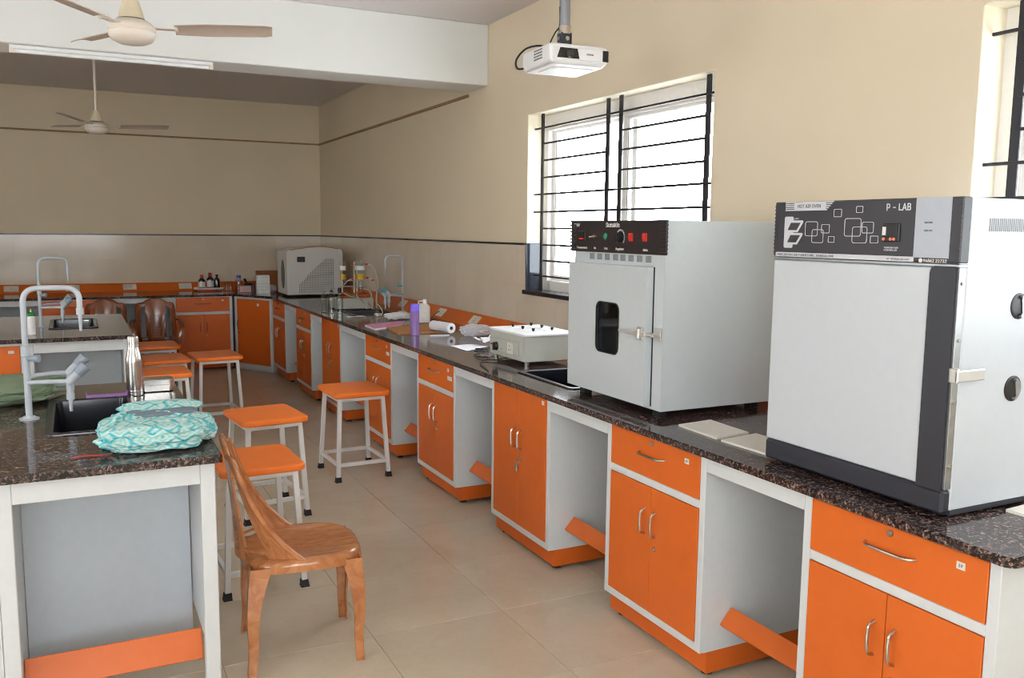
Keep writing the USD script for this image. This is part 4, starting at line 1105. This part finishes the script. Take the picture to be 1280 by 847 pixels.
for sx in (.06, .59):
    for sy in (.05, .46):
        part(mc, 'foot', cyl((sx, sy, 0), (sx, sy, .026), .016, 12), 'rubber')

# distillation set ----------------------------------------------------
AX, AY = 2.455, 8.45
ds = thing('distillation_set', 'glass and tubing set with two yellow cups on a grey metal case', 'distillation set', (AX, AY, ZT1))
part(ds, 'case', bx(-.185, -.12, .010, .185, .13, .112, .004), 'bath_grey')
for sx in (-1, 1):
    for sy in (-1, 1):
        part(ds, 'foot', cyl((sx * .165, sy * .10, 0), (sx * .165, sy * .10, .011), .010, 12), 'rubber')
for cx_, r_ in ((2.354, .029), (2.526, .049)):
    x_ = cx_ - AX
    g = part(ds, 'cup', lathe([(r_, .29), (r_, .465), (r_ + .004, .468), (r_ - .002, .468), (r_ - .003, .292), (0, .292), (0, .285), (r_ - .004, .285)], (x_, -.05, 0), 24), 'clear')
    part(g, 'yellow_liquid', lathe([(0, .294), (r_ - .004, .294), (r_ - .004, .345), (0, .345)], (x_, -.05, 0), 24), 'yellow_liquid', label='yellow liquid')
    part(g, 'label', lathe([(r_ + .0006, .385), (r_ + .0006, .425), (r_ + .0002, .425), (r_ + .0002, .385)], (x_, -.05, 0), 24), 'label_white', label='white paper label')
    part(ds, 'condenser', J(lathe([(.014, .12), (.016, .16), (.013, .22), (.009, .287), (0, .287), (0, .12)], (x_, -.05, 0), 16)), 'clear')
part(ds, 'stand_rod', cyl((.016, -.03, .11), (.016, -.03, .46), .006, 10), 'tubing')
part(ds, 'stand_rod', cyl((.10, .02, .11), (.10, .02, .33), .005, 10), 'zinc')
part(ds, 'clamp', J(bx(-.10, -.036, .275, .12, -.024, .285, .001), bx(-.12, -.05, .22, .10, -.04, .228, .001)), 'zinc')
for (x_, z_) in ((2.592, 1.343), (2.451, 1.336), (2.445, 1.203), (2.599, 1.209), (2.656, 1.184)):
    part(ds, 'red_connector', J(cyl((x_ - AX - .012, -.05, z_ - ZT1), (x_ - AX + .012, -.05, z_ - ZT1), .0085, 12), cyl((x_ - AX, -.062, z_ - ZT1), (x_ - AX, -.038, z_ - ZT1), .006, 10)), 'red')
for pts in ([(.14, -.05, .441), (.20, -.05, .42), (.235, -.06, .33), (.25, -.06, .22), (.22, -.10, .12), (.20, -.16, .02)],
            [(.15, -.05, .307), (.20, -.05, .28), (.225, -.09, .2), (.21, -.14, .10), (.19, -.20, .02)],
            [(-.004, -.05, .434), (.03, -.06, .40), (.04, -.06, .25), (.03, -.08, .13), (.05, -.14, .11), (.055, -.27, .06), (.058, -.30, .02)],
            [(-.01, -.05, .30), (-.07, -.06, .27), (-.12, -.07, .19), (-.05, -.09, .135), (.02, -.09, .115)],
            [(.09, -.06, .20), (.16, -.07, .18), (.17, -.1, .12), (.12, -.16, .06), (.11, -.28, .05), (.11, -.31, .02)]):
    part(ds, 'tubing', tube(bez(pts, 36), .006, 8), 'tubing')
part(ds, 'bracket', J(bx(-.13, -.07, .112, -.02, .05, .135, .006), bx(.04, -.07, .112, .17, .06, .15, .01), tube(bez([(-.14, -.06, .15), (-.08, -.08, .17), (-.02, -.06, .14), (.06, -.07, .17), (.15, -.05, .15)], 30), .010, 8)), 'wood_brown')
part(ds, 'flask', lathe([(0, .113), (.022, .113), (.026, .135), (.020, .16), (.009, .18), (.009, .21), (0, .21)], (-.02, -.095, 0), 18), 'clear')

# ================================================================== small things on the right bench
def blob(c, r, amp=.1, seed=0, freq=3., p=2.4, flat=True, sub=4, cut=None):
    """A soft lump: superellipsoid with folds, resting flat."""
    m = trimesh.creation.icosphere(sub); v = m.vertices.copy()
    n = (np.abs(v) ** p).sum(1) ** (1 / p); v = v / n[:, None]
    f = meshkit.fbm(v * freq + 10 + seed * 7.3, 4, seed); v = v * (1 + amp * (f - .5) * 2)[:, None]
    v = v * np.array(r)
    if flat: v[:, 2] = np.maximum(v[:, 2], -r[2] * .9)
    m.vertices = v + np.array(c); return m


def sheet(corners, th=.0008, z=0., curl=0., n=14, seed=0):
    """A thin sheet through four corners (x, y), perhaps curled or crumpled."""
    a, b, c, d = [np.array(q, float) for q in corners]; P = []
    for u in np.linspace(0, 1, n):
        row = []
        for v in np.linspace(0, 1, n):
            q = (a * (1 - u) + b * u) * (1 - v) + (d * (1 - u) + c * u) * v
            h = curl * meshkit.fbm(np.array([[u * 3 + seed, v * 3, seed * 1.7]]), 3, seed)[0] if curl else 0
            row.append((q[0], q[1], z + th / 2 + h))
        P.append(row)
    m = shell(P, th)
    return m


def quad(corners, h, z=0., bev=.0):
    m = ext(Polygon(corners), h); m.apply_translation((0, 0, z)); return m


Z = ZT1
for lb, q in (('white sample tile lying flat just in front of the smaller oven', [(2.183, 2.836), (2.363, 2.855), (2.351, 2.607), (2.174, 2.585)]),
              ('white sample tile half under the black foot of the large oven', [(2.170, 2.556), (2.366, 2.582), (2.366, 2.335), (2.180, 2.322)]),
              ('white sample tile at the right edge of the picture beside the large oven', [(2.362, 1.545), (2.61, 1.562), (2.62, 1.41), (2.372, 1.402)])):
    c0 = np.mean(q, 0); solo('sample_tile', lb, 'tile', quad(np.array(q) - c0, .008), 'tile_white', (c0[0], c0[1], Z), smooth=False)
solo('paper_sheet', 'white sheet of paper lying flat beside the heating bath', 'paper', sheet([(-.10, .11), (.075, .14), (.12, -.02), (-.10, -.17)], .0008, 0, .008, 12, 1), 'paper', (2.372, 5.36, Z + .0005))
solo('crumpled_paper', 'crumpled white paper against the left side of the heating bath', 'paper', sheet([(-.08, .09), (.07, .07), (.09, -.10), (-.06, -.07)], .0012, 0, .085, 16, 5), 'paper', (2.53, 5.41, Z + .001), smooth=False)
pb = thing('purple_bottle', 'clear purple plastic bottle standing near the edge of the right bench', 'bottle', (2.266, 6.15, Z))
part(pb, 'body', lathe([(0, 0), (.031, 0), (.034, .004), (.034, .178), (.033, .182), (.033, .186), (0, .186)], n=32), 'purple_plastic')
part(pb, 'cap', lathe([(0, .186), (.034, .186), (.034, .228), (.031, .234), (0, .234)], n=32), 'purple_cap')
jg = thing('plastic_can', 'milky white plastic can with a white cap behind the purple bottle', 'can', (2.645, 6.965, Z), -12)
rings = []
for zz, i in ((0, .006), (.005, 0), (.135, 0), (.155, .010), (.165, .024)):
    c_ = np.array(rrect(-.052 + i, -.045 + i, .052 - i, .045 - i, .016 if i < .01 else .02, 5).exterior.coords)[:-1]; rings.append(np.c_[c_, np.full(len(c_), zz)])
part(jg, 'body', loft(rings), 'hdpe', smooth=40)
part(jg, 'cap', lathe([(0, .16), (.018, .16), (.018, .196), (.016, .20), (0, .20)], (.012, 0, 0), 20), 'bottle_white')
part(jg, 'handle', tube(bend([(-.04, 0, .15), (-.045, 0, .185), (-.006, 0, .185)], .015), .006, 8), 'hdpe')
solo('cardboard', 'flat brown cardboard lying under the purple bottle', 'cardboard', quad([(2.21 - 2.4, 6.646 - 6.5), (2.168 - 2.4, 6.258 - 6.5), (2.509 - 2.4, 6.234 - 6.5), (2.69 - 2.4, 6.86 - 6.5)], .012), 'card_brown', (2.40, 6.50, Z), smooth=False)
bk = thing('pink_booklet', 'pink booklet lying by the far sink, left of the cardboard', 'booklet', (2.29, 6.86, Z))
q = np.array([(2.109, 6.90), (2.099, 6.60), (2.37, 6.765), (2.53, 7.11)]) - (2.29, 6.86)
part(bk, 'pages', quad(q * .98, .009), 'paper', smooth=False)
part(bk, 'cover', quad(q, .0015, .009), 'pink', smooth=False)
pr_ = thing('paper_roll', 'white paper roll with a dark core lying beside a clear plastic bag', 'paper roll', (2.505, 6.20, Z + .0125), 12)
A, B = np.array([0, .125, .038]), np.array([0, -.125, .038])
prof = [(.014, -.125), (.038, -.125), (.038, .125), (.014, .125), (.014, -.125)]
m = trimesh.creation.revolve(np.array(prof), sections=32); m.apply_transform(trimesh.transformations.rotation_matrix(math.pi / 2, [1, 0, 0])); m.apply_translation((0, 0, .038))
part(pr_, 'paper', m, 'paper', smooth=40)
m = trimesh.creation.revolve(np.array([(.010, -.126), (.0142, -.126), (.0142, .126), (.010, .126), (.010, -.126)]), sections=24); m.apply_transform(trimesh.transformations.rotation_matrix(math.pi / 2, [1, 0, 0])); m.apply_translation((0, 0, .038))
part(pr_, 'core', m, 'print_dark', smooth=40)
solo('plastic_bag', 'crumpled clear plastic bag between the paper roll and the heating bath', 'bag', blob((0, 0, .040), (.115, .095, .042), .35, 3, 4., 2.6), 'film', (2.685, 5.97, Z))
solo('white_pen', 'thin white stick lying in front of the paper roll', 'stick', cyl((-.075, .01, .004), (.075, -.005, .004), .004, 10), 'paper', (2.425, 6.045, Z))
solo('tissue', 'crumpled white tissue lying behind the pink booklet', 'tissue', blob((0, 0, .028), (.125, .10, .031), .4, 8, 3.2, 2.2), 'cloth_white', (2.555, 7.33, Z))
solo('paper_strip', 'narrow white paper strip lying at the front of the far sink', 'paper', sheet([(-.09, .03), (.09, .03), (.10, -.02), (-.08, -.03)], .0012, 0, .016, 10, 4), 'paper', (2.24, 7.60, Z + .0005))
pg = thing('mains_plug', 'white mains plug on its cord at the front of the far sink', 'plug', (2.47, 7.655, Z), 25)
part(pg, 'plug_body', bx(-.035, -.022, 0, .035, .022, .026, .006), 'socket')
part(pg, 'cord', tube(bez([(.03, 0, .013), (.07, .02, .02), (.09, .06, .06), (.08, .10, .10)], 24), .004, 8), 'hdpe')
part(pg, 'pin', J(*[cyl((-.034, y_, .013), (-.052, y_, .013), .0028, 8) for y_ in (-.009, .009)]), 'chrome')
solo('black_cable', 'black cable from the wall socket to the worktop behind the white can', 'cable', tube(bez([(2.925, 7.30, .965), (2.90, 7.30, .95), (2.86, 7.28, .925), (2.82, 7.22, .908), (2.78, 7.12, .9065), (2.80, 7.02, .9065)], 40), .004, 8), 'dark_cord')
for i, (x_, y_, h_, lb) in enumerate(((2.102, 8.16, .205, 'empty clear glass bottle, leftmost of the three by the far sink'), (2.152, 8.08, .205, 'empty clear glass bottle, middle of the three by the far sink'), (2.215, 8.02, .20, 'clear glass wash bottle with a black stopper by the far sink'))):
    g = thing('glass_bottle', lb, 'bottle', (x_, y_, Z))
    part(g, 'body', lathe([(0, .0), (.028, 0), (.031, .004), (.031, h_ * .62), (.026, h_ * .74), (.0135, h_ * .84), (.0135, h_ * .97), (.016, h_)] + [(.0125, h_), (.0115, h_ * .84), (.024, h_ * .74), (.029, h_ * .62), (.029, .006), (0, .006)], n=24), 'clear')
    if i == 2:
        part(g, 'stopper', lathe([(0, h_ - .012), (.0118, h_ - .012), (.018, h_ + .004), (.018, h_ + .03), (.012, h_ + .04), (0, h_ + .04)], n=18), 'rubber')
    elif i == 1:
        part(g, 'stopper', lathe([(0, h_ - .012), (.0115, h_ - .012), (.013, h_ + .010), (0, h_ + .012)], n=18), 'rubber')
        part(g, 'bent_tube', tube(bend([(0, 0, h_), (0, 0, h_ + .03), (.05, -.01, h_ + .02)], .012), .003, 8), 'clear')

# ------------------------------------------------------------------ things on the back bench
ty = thing('tray', 'white tray with an orange rim under the dark reagent bottles', 'tray', (1.50, 11.46, Z))
part(ty, 'dish', UN(bx(-.165, -.075, .022, .165, .075, .032, .003), bx(-.165, -.075, .03, .165, -.069, .042), bx(-.165, .069, .03, .165, .075, .042)), 'label_white')
part(ty, 'orange_stand', bx(-.13, -.06, 0, .08, .06, .022, .004), 'red_orange')
part(ty, 'stand_foot', bx(.10, -.05, 0, .15, .05, .022, .003), 'wood_brown')
for x_, r_, h_, cap, lb in ((1.428, .043, .118, True, 'dark reagent bottle with a red cap and white label, leftmost of three'), (1.528, .043, .135, True, 'dark reagent bottle with a red cap, middle of the three and tallest'), (1.607, .036, .115, False, 'plain brown glass reagent bottle without a label, right of the red-capped two')):
    g = thing('reagent_bottle', lb, 'bottle', (x_, 11.47, Z + .0325))
    if cap:
        part(g, 'glass', lathe([(0, 0), (r_ - .004, 0), (r_, .005), (r_, h_ * .78), (r_ * .8, h_ * .93), (r_ * .42, h_ * 1.05), (r_ * .40, h_ * 1.12), (0, h_ * 1.12)], n=28), 'amber_dark')
        part(g, 'cap', lathe([(0, h_ * 1.10), (r_ * .52, h_ * 1.10), (r_ * .50, h_ * 1.34), (r_ * .36, h_ * 1.42), (0, h_ * 1.43)], n=24), 'red')
        part(g, 'label', lathe([(r_ + .0007, h_ * .12), (r_ + .0007, h_ * .70), (r_ + .0001, h_ * .70), (r_ + .0001, h_ * .12), (r_ + .0007, h_ * .12)], n=28), 'label_white')
    else:
        part(g, 'glass', lathe([(0, 0), (r_ - .004, 0), (r_, .005), (r_, h_ * .85), (r_ * .7, h_ * 1.05), (r_ * .36, h_ * 1.16), (r_ * .36, h_ * 1.36), (r_ * .52, h_ * 1.38), (r_ * .52, h_ * 1.46), (0, h_ * 1.46)], n=28), 'amber_dark')
rk = thing('tube_rack', 'clear rack of small glass tubes right of the tray', 'rack', (1.725, 11.40, Z))
part(rk, 'rack_frame', J(bx(-.055, -.03, 0, .055, .03, .005), bx(-.055, -.03, .05, .055, .03, .054), bx(-.055, -.03, .0, -.051, .03, .054), bx(.051, -.03, 0, .055, .03, .054)), 'clear', smooth=False)
for i in range(4):
    part(rk, 'glass_tube', lathe([(0, .006), (.008, .008), (.009, .014), (.009, .115), (.010, .117), (.007, .117), (.007, .016), (0, .012)], (-.036 + .024 * i, 0, 0), 12), 'clear')
rb = thing('blue_cap_bottle', 'clear laboratory bottle with a blue cap on the back bench', 'bottle', (1.865, 11.42, Z))
part(rb, 'glass', lathe([(0, 0), (.046, 0), (.048, .004), (.048, .115), (.040, .135), (.020, .148), (.020, .165), (.018, .165), (.018, .148), (.038, .132), (.046, .113), (.046, .006), (0, .006)], n=28), 'clear')
part(rb, 'cap', lathe([(0, .155), (.026, .155), (.026, .188), (.024, .19), (0, .19)], n=24), 'blue_cap')
pt = thing('pink_basket', 'pinkish plastic basket on the back bench near the corner', 'basket', (1.868, 11.02, Z))
wl = rrect(-.072, -.05, .072, .05, .012)
part(pt, 'basket', J(ext(wl, .004), ext(wl.difference(wl.buffer(-.003)), .082), move(ext(wl.buffer(.004).difference(wl.buffer(-.003)), .006), (0, 0, .078))), 'pink_tub', smooth=False)
part(pt, 'slot', J(*[bx(-.062 + .018 * i, -.0512, .015 + .022 * j, -.052 + .018 * i, -.049, .030 + .022 * j) for i in range(7) for j in range(3)]), 'label_white', kind='stuff')
mo = thing('mortar', 'black mortar with a pestle behind the pink basket', 'mortar', (1.955, 11.24, Z))
part(mo, 'bowl', lathe([(0, 0), (.036, 0), (.040, .01), (.034, .02), (.052, .06), (.060, .098), (.055, .098), (.045, .05), (0, .03)], n=28), 'black')
part(mo, 'pestle', tube([(0, 0, .04), (-.03, 0, .11), (-.055, -.005, .155)], [.016, .012, .017], 14), 'black')
bb = thing('black_box', 'narrow black box standing between the pink basket and the white boxes', 'box', (1.953, 10.90, Z))
part(bb, 'box', bx(-.012, -.035, 0, .012, .035, .118, .002), 'black')
part(bb, 'lid', bx(-.013, -.036, .118, .013, .036, .126, .002), 'charcoal')
for i, lb in enumerate(('white carton at the bottom of the small white stack near the corner', 'white carton in the middle of the small white stack near the corner', 'white carton on top of the small white stack near the corner')):
    c = thing('white_carton', lb, 'carton', (2.045, 10.80, Z + .0735 * i), 2 - 2 * i)
    part(c, 'box', bx(-.072, -.05, 0, .072, .05, .0725, .002), 'bottle_white')
    part(c, 'lid_line', bx(-.0725, -.0505, .045, .0725, .0505, .047), 'vent_grey', smooth=False)
cb_ = thing('wooden_box', 'brown wooden box behind the white cartons in the corner', 'box', (2.26, 11.36, Z), 4)
part(cb_, 'box', bx(-.17, -.10, 0, .17, .10, .20, .003), 'box_brown')
part(cb_, 'lid', bx(-.175, -.105, .20, .175, .105, .245, .003), 'box_brown')
solo('clear_bag', 'crumpled clear bag left of the white machine', 'bag', blob((0, 0, .045), (.07, .09, .050), .35, 12, 4., 2.2, sub=3), 'film', (2.165, 10.985, Z))

# ------------------------------------------------------------------ things on the islands
ZI = .9025
sb = thing('steel_bottle', 'stainless steel water bottle standing on the near island', 'bottle', (.237, 4.425, ZI))
part(sb, 'body', lathe([(0, 0), (.034, 0), (.037, .003), (.037, .155), (.035, .175), (.029, .205), (.0245, .222), (.024, .232), (0, .232)], n=40), 'steel')
part(sb, 'cap', lathe([(0, .232), (.0265, .232), (.0265, .238), (.0255, .240), (.0255, .272), (.022, .278), (0, .278)], n=36), 'steel')
part(sb, 'band', lathe([(.0372, .018), (.0378, .020), (.0378, .024), (.0372, .026)], n=40), 'steel')
lb_ = thing('lunch_box', 'stainless steel lunch box beside the steel bottle on the near island', 'lunch box', (.338, 4.515, ZI), 0)
def rr_ring(w_, d_, r_, z_):
    c_ = np.array(rrect(-w_, -d_, w_, d_, r_, 6).exterior.coords)[:-1]; return np.c_[c_, np.full(len(c_), z_)]
part(lb_, 'tray', loft([rr_ring(.071, .046, .02, 0), rr_ring(.075, .050, .022, .004), rr_ring(.075, .050, .022, .030)]), 'steel', smooth=40)
part(lb_, 'lid', loft([rr_ring(.078, .053, .024, .026), rr_ring(.078, .053, .024, .033), rr_ring(.076, .051, .022, .035), rr_ring(.076, .051, .022, .056), rr_ring(.071, .046, .02, .061)]), 'steel', smooth=40)
part(lb_, 'clip', J(bx(.075, -.012, .016, .080, .012, .048, .001), bx(-.080, -.012, .016, -.075, .012, .048, .001)), 'chrome')

tb = thing('cloth_bag', 'rolled teal and white patterned cloth bag on the near island', 'bag', (.245, 3.40, ZI))
part(tb, 'front_roll', blob((-.012, -.085, .050), (.178, .102, .053), .20, 21, 3.4, 2.8, sub=5), 'teal_cloth', smooth=True)
part(tb, 'upper_roll', blob((.008, .055, .060), (.160, .095, .058), .20, 25, 3.2, 2.6, sub=5), 'teal_cloth', smooth=True)
part(tb, 'left_end', blob((-.135, .03, .046), (.058, .118, .049), .14, 29, 2.2, 2.3, sub=4), 'teal_cloth', smooth=True)
part(tb, 'right_end', blob((.162, .015, .044), (.050, .112, .046), .20, 31, 3.0, 2.3, sub=4), 'teal_cloth', smooth=True)
part(tb, 'lining', rot(blob((.02, .04, .108), (.125, .058, .012), .15, 33, 2.2, 2.4, flat=False, sub=4), 6, [1, 0, 0], (0, .04, .1)), 'grey_lining', smooth=True, label='grey lining showing at the opening')
part(tb, 'flap', rot(blob((.025, .085, .118), (.140, .050, .016), .2, 35, 2.6, 2.6, flat=False, sub=4), 10, [1, 0, 0], (0, .085, .11)), 'teal_cloth', smooth=True)
part(tb, 'tie', tube(bez([(-.12, .05, .085), (-.10, .02, .112), (-.13, -.02, .105), (-.155, .0, .08)], 20), .008, 8), 'teal_cloth')
gb = thing('canvas_bag', 'dull green canvas bag lying behind the tap at the left edge', 'bag', (-.30, 4.50, ZI))
part(gb, 'body', blob((0, 0, .052), (.205, .20, .056), .14, 41, 2.4, 2.8, sub=5), 'green_cloth', smooth=True)
part(gb, 'strap', tube(bez([(.15, .10, .06), (.22, .16, .07), (.265, .19, .06), (.25, .12, .02), (.17, .05, .03)], 30), .013, 8), 'green_cloth')
part(gb, 'seam', tube(bez([(-.18, -.15, .03), (-.05, -.196, .032), (.08, -.19, .035), (.17, -.13, .035)], 24), .004, 6), 'green_seam')
pk = thing('purple_clip', 'narrow purple plastic tray behind the black sink of the near island', 'tray', (.115, 4.40, ZI))
part(pk, 'strip', UN(bx(-.085, -.014, 0, .085, .014, .006), bx(-.085, -.014, 0, .085, -.011, .016), bx(-.085, .011, 0, .085, .014, .016)), 'purple_solid')
part(pk, 'end_tab', J(bx(-.087, -.014, 0, -.082, .014, .028, .001), bx(.082, -.014, 0, .087, .014, .028, .001)), 'purple_solid')
solo('red_ribbon', 'thin red ribbon lying in front of the teal bag', 'ribbon', shell([[(u * .13, .006 * math.sin(6 * u) + w_ * (.004 + .003 * math.sin(3.1 * u)), .0025 + .002 * abs(math.sin(5 * u))) for w_ in (-1, 0, 1)] for u in np.linspace(0, 1, 18)], .0016), 'red', (-.035, 3.27, ZI), 4)
dp_ = thing('dropper_bottle', 'white squeeze bottle with a green cap on the far island', 'bottle', (-.285, 7.19, ZI))
part(dp_, 'body', lathe([(0, 0), (.025, 0), (.028, .004), (.028, .125), (.025, .133), (.018, .138), (0, .138)], n=28), 'bottle_white')
part(dp_, 'cap', lathe([(0, .136), (.021, .136), (.020, .155), (.011, .166), (0, .166)], n=24), 'green_cap')
part(dp_, 'nozzle', lathe([(0, .164), (.007, .164), (.0045, .188), (0, .188)], n=16), 'cap_yellow')

# repeats carry the name of their group
GROUPS = {'stool': 'orange topped stools in the aisle', 'lab_cabinet': 'orange lab cabinets of the wall benches', 'knee_space': 'knee spaces of the wall benches', 'lab_tap': 'swan-neck lab taps',
          'sink': 'black drop-in sinks', 'sample_tile': 'white sample tiles on the right bench', 'glass_bottle': 'glass bottles by the far sink', 'reagent_bottle': 'dark reagent bottles on the tray',
          'white_carton': 'white cartons stacked in the corner', 'plastic_chair': 'brown plastic chairs', 'ceiling_fan': 'ceiling fans', 'island_bench': 'island benches', 'island_worktop': 'granite tops of the island benches',
          'window_grille': 'black window bars of the right wall', 'socket_duct': 'orange socket ducts along the walls'}
for p in world.GetPrim().GetChildren():
    n = p.GetName(); base = n[:-4] if n[-4:-3] == '_' and n[-3:].isdigit() else n
    if base in GROUPS: p.SetCustomDataByKey('group', GROUPS[base])
